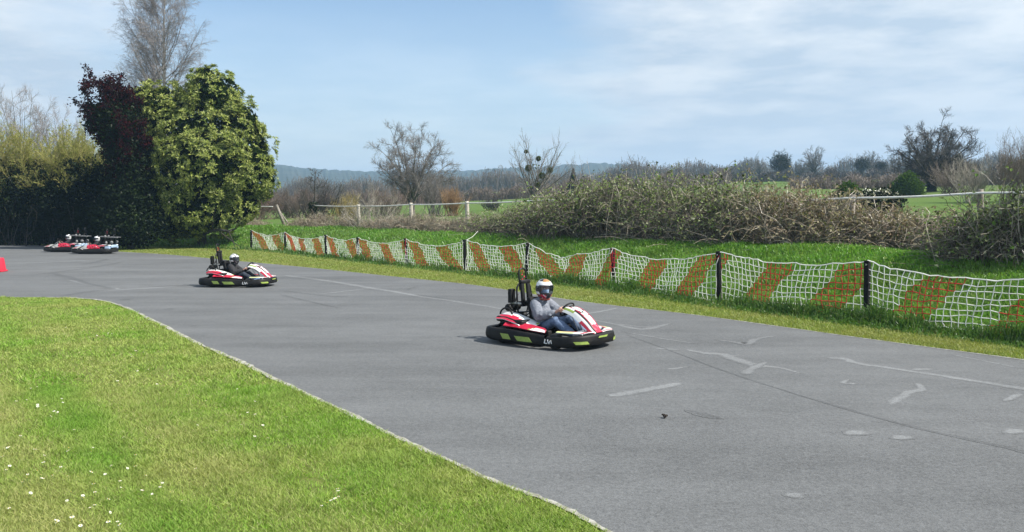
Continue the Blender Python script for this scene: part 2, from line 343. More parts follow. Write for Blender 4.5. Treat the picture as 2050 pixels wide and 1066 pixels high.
def inside_lawn(X, Y):                   # on the camera side of the track's near edge
    return sdist(X, Y, LE[::-1]) < -.01
def build_grass():
    rng = np.random.default_rng(11)
    # mown lawn: denser near the camera
    parts = []
    for (d0, d1, n, h, w) in ((3.2, 7.5, 150000, .042, .009), (7.5, 11, 120000, .046, .012), (11, 24, 130000, .05, .02)):
        m = n*3; D = rng.uniform(d0, d1, m); X = rng.uniform(-.72, .3, m)*D
        keep = rng.uniform(0, d1, m) < D; D, X = D[keep], X[keep]
        ok = inside_lawn(X, D); X, D = X[ok][:n], D[ok][:n]
        # thin, worn lines along the edge
        s = -sdist(X, D, LE[::-1]); thin = np.exp(-((s-1.15-.1*np.sin(D*1.3))/.13)**2)*.85+np.exp(-((s-2.05)/.12)**2)*.7+np.exp(-((s-3.)/.2)**2)*.5+.35*(np.sin(X*3.1+D)*np.sin(D*2.7-X) > .72)
        clump = (np.sin(X*5.1+np.sin(D*3.3)*1.7)*np.sin(D*4.3+np.sin(X*2.9)*2.)+1)/2
        ok = rng.uniform(0, 1, len(X)) > thin*(.4+.6*clump); X, D, s, clump = X[ok], D[ok], s[ok], clump[ok]
        hh = h*.8*rng.uniform(.45, 1.1, len(X))*(1+.8*clump**3)
        dry = np.exp(-((s-1.7-.15*np.sin(D*.8))/.32)**2)-.8*np.exp(-((s-.75)/.35)**2)+.7*np.exp(-((s-3.2)/.35)**2)-.6*np.exp(-((s-2.5)/.3)**2)+.6*np.exp(-((s-4.6)/.4)**2); dry = dry*(.55+.45*np.sin(X*1.3+D*.9))+.35*np.sin(X*2.3+1.3*np.sin(D*1.1))*np.sin(D*1.9)
        parts.append((np.stack([X, D, 0*X], 1), hh, np.full(len(X), w), dry))
    blades('lawn_grass', np.concatenate([p[0] for p in parts]), np.concatenate([p[1] for p in parts]), np.concatenate([p[2] for p in parts]), MATS['lawn_blade'], rng, 1.7).data.attributes.new('dry', 'FLOAT', 'POINT').data.foreach_set('value', np.repeat(np.concatenate([p[3] for p in parts]), 3).astype(np.float32))
    # verge between the track and the net: short and yellowish, getting long near the net
    def scatter(n, smin, smax, amin=-.74, amax=1.15, dmin=5.5, dmax=62, pw=1.):
        m = n*11; a = rng.uniform(amin, amax, m); D = dmin*(dmax/dmin)**rng.uniform(0, 1, m); X = a*D; t = sdist(X, D, FL2); e = -sdist(X, D, RE)
        e = sdist(X, D, RE[::-1]); ok = (t > smin) & (t < smax) & (e > .02); return X[ok][:n], D[ok][:n], t[ok][:n], e[ok][:n]
    X, D, t, e = scatter(165000, -9, .1)
    h = .05*rng.uniform(.5, 1.2, len(X)); w = .008+.0006*D
    blades('verge_grass', np.stack([X, D, tz(X, D)], 1), h, w, MATS['verge_blade'], rng, 1.7)
    X, D, t, e = scatter(150000, .4, 7.5)
    cl = (np.sin(X*2.1+np.sin(D*1.3)*2)*np.sin(D*1.7+X)+1)/2
    h = (.08+.16*cl)*rng.uniform(.5, 1.2, len(X)); w = .012+.0007*D
    blades('bank_grass', np.stack([X, D, tz(X, D)], 1), h, w, MATS['bank_blade'], rng, 1.3, seg=2)
    X, D, t, e = scatter(125000, -1.0, .6)
    cl = (np.sin(X*1.9+1)*np.sin(D*1.3+2*np.sin(X*.7))+1)/2; ok = rng.uniform(0, 1, len(X)) < .25+.75*cl; X, D, t, cl = X[ok], D[ok], t[ok], cl[ok]
    tuft = np.clip(np.sin(X*4.3+2*np.sin(D*1.7))*np.sin(D*3.1+X*1.1)+.1, 0, 1); h = (.08+.30*cl*np.exp(-((t+.25)/.42)**2)+.30*tuft*np.exp(-((t+.3)/.35)**2))*rng.uniform(.4, 1.1, len(X)); w = .012+.0007*D
    blades('long_grass', np.stack([X, D, tz(X, D)], 1), h, w, MATS['long_blade'], rng, .9, seg=2)
# ------------------------------------------------------------------ plants
def grow(rng, p0, d0, L0, R0, levels):
    """levels of branching, all branches of a level at once -> list of (paths, radii)"""
    P0 = np.atleast_2d(np.array(p0, float)); D0 = nrm(np.atleast_2d(np.array(d0, float))); L = np.broadcast_to(np.array(L0, float), (len(P0),)); Rr = np.broadcast_to(np.array(R0, float), (len(P0),)); out = []
    for lv, q in enumerate(levels):
        n = len(P0); K = q.get('K', 5); pts = np.zeros((n, K, 3)); pts[:, 0] = P0; d = D0.copy(); dirs = np.zeros((n, K, 3)); dirs[:, 0] = d
        for i in range(1, K):
            d = nrm(d+rng.normal(size=(n, 3))*q.get('wob', .15)+np.array([0, 0, 1.])*q.get('trop', 0.)+np.array(q.get('wind', (0, 0, 0)))); dirs[:, i] = d; pts[:, i] = pts[:, i-1]+d*(L/(K-1))[:, None]
        tt = np.linspace(0, 1, K); rad = Rr[:, None]*(1-(1-q.get('tip', .35))*tt[None, :]); out.append((pts, rad))
        if lv+1 == len(levels): break
        c = levels[lv+1]; m = c['n']; t0, t1 = c.get('t', (.25, 1.)); tp = t0+(t1-t0)*((np.arange(m)[None, :]+rng.uniform(0, 1, (n, m)))/m)
        f = tp*(K-1); i0 = np.minimum(f.astype(int), K-2); fr = (f-i0)[..., None]; ar = np.arange(n)[:, None]
        pos = pts[ar, i0]*(1-fr)+pts[ar, i0+1]*fr; pd = nrm(dirs[ar, i0]*(1-fr)+dirs[ar, i0+1]*fr)
        pr = rad[ar, i0]*(1-fr[..., 0])+rad[ar, i0+1]*fr[..., 0]
        az = rng.uniform(0, 2*np.pi, (n, m)); ref = rdir(rng, n*m).reshape(n, m, 3); pa = nrm(np.cross(pd, ref))
        ang = np.radians(rng.normal(c.get('ang', 45), c.get('angs', 10), (n, m)))[..., None]
        nd = nrm(pd*np.cos(ang)+pa*np.sin(ang))
        ln = L[:, None]*c.get('len', .5)*(1-c.get('taper', .4)*tp)*rng.uniform(.65, 1.2, (n, m))
        r = np.minimum(pr*.85, pr*c.get('rad', .55))
        P0 = pos.reshape(-1, 3); D0 = nd.reshape(-1, 3); L = ln.ravel(); Rr = np.maximum(r.ravel(), c.get('rmin', .004))
    return out
def dome(rng, n, base, h0, cx, cz, rx, rz, up=.5, low=-.25, r0=.1, K=9, ry=None):
    """limbs that rise from the fork and spread to points all over a rounded crown"""
    i = np.arange(n)+.5; zz = 1-(1-low)*i/n; a = i*2.39996+rng.uniform(0, 6); q = np.sqrt(np.maximum(0, 1-zz**2)); f = rng.uniform(.72, 1., n)
    e = np.stack([cx+rx*q*np.cos(a)*f, (ry or rx)*q*np.sin(a)*f, cz+rz*zz*f], 1); p0 = np.stack([rng.normal(size=n)*.10, rng.normal(size=n)*.10, h0*rng.uniform(.75, 1.5, n)], 1)
    c = p0*.55+e*.45; c[:, 2] += up*np.linalg.norm(e-p0, axis=1)*.22*(zz < .8); t = np.linspace(0, 1, K)[None, :, None]
    p = p0[:, None]*(1-t)**2+2*c[:, None]*t*(1-t)+e[:, None]*t*t; p[:, 1:] += np.cumsum(rng.normal(size=(n, K-1, 3))*.055, 1)*rx*.16
    return p, (r0*rng.uniform(.7, 1.1, (n, 1)))*np.linspace(1, .18, K)[None, :]
def sprout(rng, init, levels):
    """side branches, twigs and finer twigs along given limbs"""
    out = [init]
    for c in levels:
        pts, rad = out[-1]; n, K, _ = pts.shape; L = np.linalg.norm(np.diff(pts, axis=1), axis=2).sum(1); dirs = nrm(np.gradient(pts, axis=1)); m = c['n']; t0, t1 = c.get('t', (.25, 1.))
        tp = t0+(t1-t0)*((np.arange(m)[None, :]+rng.uniform(0, 1, (n, m)))/m); f = tp*(K-1); i0 = np.minimum(f.astype(int), K-2); fr = (f-i0)[..., None]; ar = np.arange(n)[:, None]
        pos = pts[ar, i0]*(1-fr)+pts[ar, i0+1]*fr; pd = nrm(dirs[ar, i0]*(1-fr)+dirs[ar, i0+1]*fr); pr = rad[ar, i0]*(1-fr[..., 0])+rad[ar, i0+1]*fr[..., 0]
        pa = nrm(np.cross(pd, rdir(rng, n*m).reshape(n, m, 3))); ang = np.radians(rng.normal(c.get('ang', 45), 10, (n, m)))[..., None]; nd = nrm(pd*np.cos(ang)+pa*np.sin(ang)); ln = c['L']*(1-.45*tp)*rng.uniform(.6, 1.25, (n, m))
        g = grow(rng, pos.reshape(-1, 3), nd.reshape(-1, 3), ln.ravel(), np.maximum((pr*c.get('rad', .55)).ravel(), c.get('rmin', .008)), [dict(K=c.get('K', 5), wob=c.get('wob', .16), trop=c.get('trop', .04))]); out.append(g[0])
    return out
def dome_tree(name, label, loc, seed, trunk, r0, dm, levels, mats, group=None):
    rng = np.random.default_rng(seed); root = empty(name, loc); tag(root, label, 'tree', group); lim = dome(rng, **dm)
    out = sprout(rng, lim, levels); tr = (np.array([[(0, 0, -.3), (.01, 0, trunk*.3), (0, .02, trunk*.7), (.03, 0, trunk*1.3)]]), np.array([[r0*1.35, r0*1.05, r0*.95, r0*.6]]))
    wood('trunk', [tr, lim], mats[0], root, (9, 6)); wood('crown', out[1:], mats[1], root, (4, 3, 3, 3)); return root, [tr]+out
def wood(name, lv, mat, parent, sides=(7, 5, 4, 3, 3, 3)):
    V, Fc = merge([tubes(p, r, sides[i]) for i, (p, r) in enumerate(lv)]); return fast(name, V, Fc, mat, parent, smooth=True)
def bare_tree(name, label, cat, loc, H, lv, seed, mats, fork=1, lean=(0, 0, 1), r0=None, group=None):
    rng = np.random.default_rng(seed); root = empty(name, loc); tag(root, label, cat, group)
    d0 = nrm(np.array(lean, float)+(rng.normal(size=(fork, 3))*(.22 if fork > 1 else 0)*np.array([1, 1, .2]))); p0 = np.zeros((fork, 3)); p0[:, 2] = -.15
    if fork > 1: p0[:, :2] += rng.normal(size=(fork, 2))*.12
    out = grow(rng, p0, d0, H*lv[0].get('h', .55), r0 or H*.028, lv)
    wood('trunk', out[:2], mats[0], root); wood('crown', out[2:], mats[1], root, (4, 3, 3, 3)); return root, out
def lobes_points(rng, lobes, n, shell=(.8, 1.05), out=False):
    """points in the outer part of a union of ellipsoids, with outward directions"""
    lobes = np.array(lobes, float); w = (lobes[:, 3]*lobes[:, 5])**1.0; k = rng.choice(len(lobes), n*3, p=w/w.sum()); u = rdir(rng, n*3); r = rng.uniform(*shell, n*3)
    p = lobes[k, :3]+u*lobes[k, 3:]*r[:, None]; ok = np.ones(len(p), bool)
    for i, l in enumerate(lobes):
        q = np.linalg.norm((p-l[:3])/l[3:], axis=1); ok &= (k == i) | (q > .82)
    nn = nrm(u/lobes[k, 3:]); p, nn = p[ok][:n], nn[ok][:n]; return p, nn
def whorls(rng, p, n, m, ln, wd, spread=1., droop=.15):
    k = len(p); P_ = np.repeat(p, m, 0); Nn = np.repeat(n, m, 0); t = nrm(np.cross(Nn, rdir(rng, k*m)))
    ax = nrm(Nn*rng.uniform(.15, .8, (k*m, 1))+t*spread-np.array([0, 0, droop])); return leafcards(P_+rng.normal(size=(k*m, 3))*.02, ax, nrm(Nn+.4*rdir(rng, k*m)), ln*rng.uniform(.7, 1.2, k*m), wd*rng.uniform(.7, 1.2, k*m))
def pxlobe(x, y, D, rx, ry, rd=None, dy=0.):
    c = P(x, y, D+dy); s = D/F; return (*c, rx*s, (rd or rx)*s, ry*s)
def canes(rng, base, hgt, reach, K=7, az=None):
    n = len(base); a = rng.uniform(0, 2*np.pi, n) if az is None else az; t = np.linspace(0, 1, K)[None, :]; h = hgt[:, None]; rc = reach[:, None]
    b = rng.uniform(.9, 1.7, (n, 1)); z = h*(np.sin(np.minimum(t*b*1.6, 3.0))); x = rc*t**1.3
    wob = np.cumsum(rng.normal(size=(n, K, 3))*.06, 1)*np.maximum(h, .3)[:, :, None]
    p = base[:, None, :]+np.stack([np.cos(a)[:, None]*x, np.sin(a)[:, None]*x, z], -1)+wob; p[:, 0] = base; return p
def seg_points(rng, paths, n, t0=.2):
    k, K, _ = paths.shape; i = rng.integers(0, k, n); f = (t0+(1-t0)*rng.uniform(0, 1, n))*(K-1); j = np.minimum(f.astype(int), K-2); fr = (f-j)[:, None]
    return paths[i, j]*(1-fr)+paths[i, j+1]*fr, nrm(paths[i, j+1]-paths[i, j])
def thicket(name, label, cat, line, seed, ncane, nleaf, mats, hs, depth=1.3, leaf=(.10, .075), stems=0, group=None, rad=.010, leaf_hi=.0):
    """a bramble mass along a short ground line: line = [(px, D)], hs = height at each point"""
    rng = np.random.default_rng(seed); L = np.array([on(x, D) for x, D in line]); root = empty(name, tuple(L[len(L)//2])); tag(root, label, cat, group); o0 = np.array(root.location)
    u = rng.uniform(0, len(L)-1, ncane); i = np.minimum(u.astype(int), len(L)-2); fr = (u-i)[:, None]; b = L[i]*(1-fr)+L[i+1]*fr; hh = np.interp(u, np.arange(len(L)), hs)
    off = rng.normal(size=ncane)*.45*depth; tang = nrm(L[-1]-L[0]); nn = np.array([-tang[1], tang[0], 0]); b = b+nn*off[:, None]; b[:, 2] = tz(b[:, 0], b[:, 1])-.05
    prof = np.exp(-(off/(1.1*depth))**2); lump = .76+.30*np.sin(u*5+seed)*np.sin(u*13+2)
    hg = hh*prof*lump*rng.uniform(.25, 1.08, ncane)**.6; p = canes(rng, b, hg, rng.uniform(.2, 1.4, ncane)*depth*.8)
    p[:, :, 2] = np.maximum(p[:, :, 2], tz(p[..., 0], p[..., 1])+.01)
    A1 = tubes(p-o0, np.repeat(rng.uniform(.5, 1.4, (ncane, 1))*rad, 7, 1)*np.linspace(1, .5, 7)[None, :], 3)
    q, d = seg_points(rng, p, nleaf); hrel = (q[:, 2]-tz(q[:, 0], q[:, 1]))/np.maximum(hh.mean(), .1); cl = np.sin(q[:, 0]*3.1+seed)*np.sin(q[:, 1]*2.7+1)*np.sin(q[:, 2]*3.7+q[:, 0]); ok = rng.uniform(0, 1, nleaf) < np.clip(leaf_hi+hrel*1.3, .12, 1)*np.clip(.55+1.6*cl, .12, 1); q, d = q[ok], d[ok]; k = len(q)
    V, Fc = leafcards(q+rng.normal(size=(k, 3))*.05-o0, nrm(d*.3+rdir(rng, k)), nrm(rdir(rng, k)+np.array([.35, -.35, 1.])), leaf[0]*rng.uniform(.6, 1.4, k), leaf[1]*rng.uniform(.7, 1.3, k)); fast('leaves', V, Fc, mats[1], root)
    if stems:                            # long bare shoots sticking out
        ii = rng.integers(0, ncane, stems); s = canes(rng, b[ii], hh[ii]*rng.uniform(.6, 1.02, stems), rng.uniform(.2, .9, stems)); A2 = tubes(s-o0, np.repeat(np.linspace(1, .4, 7)[None, :]*rad*1.3, stems, 0), 3); V, Fc = merge([A1, A2]); fast('canes', V, Fc, [mats[0], mats[2]], root, np.r_[np.zeros(len(A1[1])), np.ones(len(A2[1]))])
    else: fast('canes', *A1, mats[0], root)
    return root
def twiggy(name, label, cat, loc, H, Wd, seed, mat, nst=60, ntw=12, spread=.9, rad=.012, leaf=None, group=None, trop=.08, wind=(0, 0, 0), t=(.3, 1)):
    """a bare shrub: many stems from one stool with side twigs"""
    rng = np.random.default_rng(seed); root = empty(name, loc); tag(root, label, cat, group)
    d0 = nrm(np.stack([rng.normal(size=nst)*spread*Wd/H, rng.normal(size=nst)*spread*Wd/H, np.ones(nst)], 1)); p0 = np.stack([rng.normal(size=nst)*Wd*.18, rng.normal(size=nst)*Wd*.18, np.full(nst, -.1)], 1)
    out = grow(rng, p0, d0, H*rng.uniform(.55, 1.05, nst), rad*1.6, [dict(K=7, wob=.10, trop=trop, tip=.3, wind=wind), dict(n=ntw, K=5, len=.42, ang=28, angs=10, wob=.12, trop=trop, rad=.6, t=t, taper=.55, tip=.4, rmin=rad*.5), dict(n=5, K=4, len=.45, ang=30, wob=.15, trop=trop, rad=.6, t=(.2, 1), tip=.4, rmin=rad*.36)])
    wood('stems', out[:1], mat, root, (4,)); wood('twigs', out[1:], mat, root, (3, 3))
    if leaf:
        q, d = seg_points(rng, out[-1][0], leaf[1]); k = len(q); V, Fc = leafcards(q+rng.normal(size=(k, 3))*.03, nrm(d+.8*rdir(rng, k)), rdir(rng, k), leaf[2]*rng.uniform(.6, 1.3, k), leaf[3]*rng.uniform(.7, 1.3, k)); fast('leaves', V, Fc, leaf[0], root)
    return root

def build_left_trees():
    rng = np.random.default_rng(21)
    # big glossy evergreen: whorls of pale new leaves over a dark inside
    D = 52.; base = on(405, D); root = empty('evergreen_tree', base); tag(root, 'big rounded evergreen tree with pale yellow green leaf tips, right end of the tree row', 'tree'); o0 = np.array(base)
    lob = [pxlobe(400, 310, D, 118, 120, 95), pxlobe(425, 205, D, 58, 66), pxlobe(330, 235, D, 62, 62), pxlobe(292, 215, D, 30, 46), pxlobe(470, 260, D, 55, 60), pxlobe(492, 335, D, 60, 62, 65), pxlobe(470, 400, D, 48, 48), pxlobe(400, 405, D, 92, 70), pxlobe(345, 420, D, 60, 60), pxlobe(400, 330, D, 95, 80, 70, -1.2), pxlobe(410, 162, D, 26, 26), pxlobe(450, 178, D, 24, 26), pxlobe(520, 360, D, 30, 28), pxlobe(500, 285, D, 30, 30)]
    c, n = lobes_points(rng, lob, 980, (.79, 1.13)); c = c+n*(rng.normal(size=len(c))*.16)[:, None]; g = (c[:, 2]-tz(c[:, 0], c[:, 1]) > .35) & (np.sin(c[:, 0]*2.1+1)*np.sin(c[:, 2]*1.9+c[:, 1])+rng.normal(size=len(c))*.4 > -.75); c, n = c[g], n[g]
    m = 12; cc = np.repeat(c, m, 0); nn = np.repeat(n, m, 0); t = nrm(np.cross(nn, rdir(rng, len(cc)))); rr = np.abs(rng.normal(size=(len(cc), 1)))*.24; p = cc+t*rr-nn*rr**2*1.1+rng.normal(size=cc.shape)*.05; n = nrm(nn+t*rr*1.3+np.array([0, 0, .3]))
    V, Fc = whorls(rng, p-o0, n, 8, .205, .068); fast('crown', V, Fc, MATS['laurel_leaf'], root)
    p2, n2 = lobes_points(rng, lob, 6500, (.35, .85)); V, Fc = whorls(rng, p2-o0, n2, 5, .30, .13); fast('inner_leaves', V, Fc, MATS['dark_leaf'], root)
    tr = grow(rng, [(0, 0, -.3)], [(0.02, 0, 1)], 7.5, .3, [dict(K=8, wob=.05), dict(n=16, K=6, len=.5, ang=50, t=(.1, 1), rad=.5), dict(n=7, K=4, len=.5, ang=45, rad=.5)]); wood('trunk', tr, MATS['bark_dark'], root)
    # dark purple-leaved tree leaning out to the left of it
    D = 49.5; base = on(262, D); root = empty('purple_leaf_tree', base); tag(root, 'dark purple leaved tree leaning left between the evergreen and the yellow green willow hedge', 'tree'); o0 = np.array(base)
    lob = [pxlobe(255, 222, D, 30, 44), pxlobe(222, 196, D, 48, 42), pxlobe(196, 200, D, 34, 44), pxlobe(182, 172, D, 22, 26), pxlobe(242, 250, D, 48, 52), pxlobe(205, 240, D, 30, 26), pxlobe(262, 320, D, 44, 66), pxlobe(262, 400, D, 50, 70), pxlobe(270, 450, D, 62, 40), pxlobe(240, 440, D, 50, 50)]
    p, n = lobes_points(rng, lob[4:], 26000, (.3, 1.08)); p = p+rng.normal(size=p.shape)*.12; g = p[:, 2] > tz(p[:, 0], p[:, 1])+.05; p = p[g]; V, Fc = leafcards(p-o0, rdir(rng, len(p)), rdir(rng, len(p)), .2*rng.uniform(.6, 1.3, len(p)), .12*rng.uniform(.7, 1.3, len(p))); fast('lower_leaves', V, Fc, MATS['ivy_dark'], root)
    e, _ = lobes_points(rng, lob[:7], 46, (.55, 1.12)); e = e-o0; p0 = np.stack([-.25*e[:, 2]*.12, 0*e[:, 2], e[:, 2]*.35], 1); c = np.stack([e[:, 0]*.35, e[:, 1]*.4, e[:, 2]*.8], 1); t = np.linspace(0, 1, 8)[None, :, None]; pl = p0[:, None]*(1-t)**2+2*c[:, None]*t*(1-t)+e[:, None]*t*t
    br = sprout(rng, (pl, np.repeat(np.linspace(.06, .014, 8)[None, :], 46, 0)), [dict(n=9, L=1.0, ang=40, rmin=.010, t=(.4, 1)), dict(n=7, L=.5, K=4, ang=40, rmin=.007)]); tk = (np.array([[(0, 0, -.3), (-.1, 0, 2), (-.4, 0, 4.2), (-.9, 0, 6.5)]]), np.array([[.2, .17, .13, .06]])); wood('trunk', [tk]+br, MATS['bark_dark'], root, (7, 4, 3, 3))
    q1, d1 = seg_points(rng, br[2][0], 15000, .2); q2, d2 = seg_points(rng, br[1][0], 5000, .4); p, _ = lobes_points(rng, lob[:7], 5500, (.1, .9)); q = np.concatenate([q1, q2, p-o0]); q = q+rng.normal(size=q.shape)*.07; k = len(q)
    fast('crown', *leafcards(q, rdir(rng, k), rdir(rng, k), .145*rng.uniform(.6, 1.3, k), .085*rng.uniform(.7, 1.3, k)), MATS['purple_leaf'], root)
    # tall bare birch behind them
    rngb = np.random.default_rng(33); D = 64.; base = on(338, D); root = empty('birch_tree', base); tag(root, 'tall bare birch with a pale trunk and fine twigs rising behind the evergreen', 'tree')
    out = grow(rngb, [(0, 0, -.2)], [(.0, 0, 1)], 17.3, .19, [dict(K=12, h=1, wob=.02, tip=.12), dict(n=70, K=8, len=.46, ang=44, angs=8, t=(.34, .99), rad=.42, trop=.10, wob=.07, taper=.72), dict(n=13, K=6, len=.42, ang=32, rad=.5, trop=.0, wob=.12, t=(.15, 1), rmin=.008), dict(n=12, K=5, len=.5, ang=32, rad=.5, trop=-.10, wob=.12, t=(.1, 1), rmin=.0055), dict(n=4, K=4, len=.7, ang=25, trop=-.16, wob=.1, rmin=.0045)])
    wood('trunk', out[:1], MATS['birch_bark'], root, (8,)); wood('crown', out[1:], MATS['birch_twig'], root, (4, 3, 3, 3))
    # yellow-green willow hedge
    willow = [(180, 56, 6.7, 5.0, 'yellow green pollard willow with dense upright twigs beside the purple leaved tree'), (105, 57, 7.0, 5.2, 'middle one of the three yellow green willows, the bushiest, behind the far left bend'), (15, 58, 6.6, 5.6, 'yellow green willow at the left end of the hedge, with orange twigs showing')]
    for i, (x, D, H, Wd, lab) in enumerate(willow):
        rg = np.random.default_rng(50+i); b = on(x, D); root = empty('willow_tree', b); tag(root, lab, 'tree', 'willows in the hedge by the far bend')
        n = 34; head = np.stack([rg.normal(size=n)*Wd*.30, rg.normal(size=n)*.9, rg.uniform(1.9, 3.3, n)], 1); d0 = nrm(np.stack([rg.normal(size=n)*.55, rg.normal(size=n)*.5-.15, np.ones(n)], 1))
        out = grow(rg, head, d0, H*.62*rg.uniform(.6, 1., n), .03, [dict(K=6, wob=.10, trop=.05, wind=(.03, 0, 0)), dict(n=16, K=5, len=.55, ang=28, t=(.05, 1), rad=.6, trop=.06, rmin=.011), dict(n=10, K=4, len=.5, ang=26, t=(.05, 1), rad=.6, trop=.08, rmin=.008)])
        wood('twigs', out, MATS['willow_twig'] if i < 2 else MATS['willow_twig_warm'], root, (4, 3, 3))
        q, d = seg_points(rg, out[2][0], 26000, .0); k = len(q); V, Fc = leafcards(q+rg.normal(size=(k, 3))*.04, nrm(d+.5*rdir(rg, k)), rdir(rg, k), .15*rg.uniform(.6, 1.3, k), .042*rg.uniform(.7, 1.3, k)); fast('leaves', V, Fc, MATS['willow_leaf'], root)
        tr = grow(rg, [(0, 0, -.2), (.4, .1, -.2), (-.6, .1, -.2)], [(0, 0, 1), (.35, 0, 1), (-.35, 0, 1)], 2.8, .2, [dict(K=6, wob=.06), dict(n=9, K=5, len=.6, ang=40, t=(.4, 1), rad=.5)]); wood('trunk', tr, MATS['bark_dark'], root)
    # dark ivy-grown understorey below
    for i, (lob, lab) in enumerate([([pxlobe(175, 420, 54.5, 62, 60, 30), pxlobe(205, 372, 54.5, 44, 42, 30), pxlobe(130, 390, 54.5, 60, 50, 30), pxlobe(200, 450, 54, 60, 40, 24), pxlobe(120, 455, 55, 60, 40, 24), pxlobe(165, 345, 55, 50, 30, 30)], 'dark ivy covered bush under the willows, next to the purple leaved tree'), ([pxlobe(45, 395, 55.5, 80, 56, 36), pxlobe(95, 430, 55, 60, 44, 30), pxlobe(-40, 400, 56, 60, 70, 36), pxlobe(5, 370, 56, 50, 40, 30), pxlobe(30, 455, 55.5, 80, 40, 24), pxlobe(-60, 455, 56, 70, 40, 24), pxlobe(70, 350, 56, 60, 30, 30)], 'dark ivy covered bush under the leftmost willow, at the edge of the photo')]):
        rg = np.random.default_rng(70+i); c = np.array(lob[0][:3]); c[2] = tz1(c[0], c[1]); root = empty('ivy_bush', tuple(c)); tag(root, lab, 'bush')
        p, n = lobes_points(rg, lob, 24000, (.3, 1.1)); p = p+rg.normal(size=p.shape)*.14; p = p[p[:, 2] > tz(p[:, 0], p[:, 1])+.03]; k = len(p)
        V, Fc = leafcards(p-c, rdir(rg, k), nrm(rdir(rg, k)), .21*rg.uniform(.6, 1.3, k), .14*rg.uniform(.7, 1.3, k)); fast('leaves', V, Fc, MATS['ivy_dark'], root)
        n = 70; b = np.stack([rg.normal(size=n)*1.7, rg.normal(size=n)*.5-.3, np.zeros(n)], 1); s = canes(rg, b, rg.uniform(.6, 3.2, n), rg.uniform(.2, 1.4, n)); V, Fc = tubes(s, np.repeat(np.linspace(1, .4, 7)[None, :]*.016, n, 0), 3); fast('stems', V, Fc, MATS['bark_dark'], root)
    for i, (x, D, zt, rx, lab) in enumerate([(52, 74, 11.6, 3.2, 'bare pale shrub tree showing above the left end of the willow hedge'), (128, 78, 9.6, 2.4, 'small bare tree barely topping the willow hedge beside the purple leaved tree')]):
        dome_tree('bare_tree', lab, on(x, D), 90+i, 1.6, .15, dict(n=16, base=0, h0=1.5, cx=0, cz=zt*.62, rx=rx, rz=zt*.38, up=.8, low=-.3, r0=.06), [dict(n=9, L=2.0, K=6, ang=30, trop=.10, rmin=.016, t=(.3, 1)), dict(n=8, L=1.1, ang=30, trop=.06, rmin=.010, t=(.2, 1)), dict(n=5, L=.6, K=4, ang=30, rmin=.007)], (MATS['bark_grey'], MATS['birch_twig']))

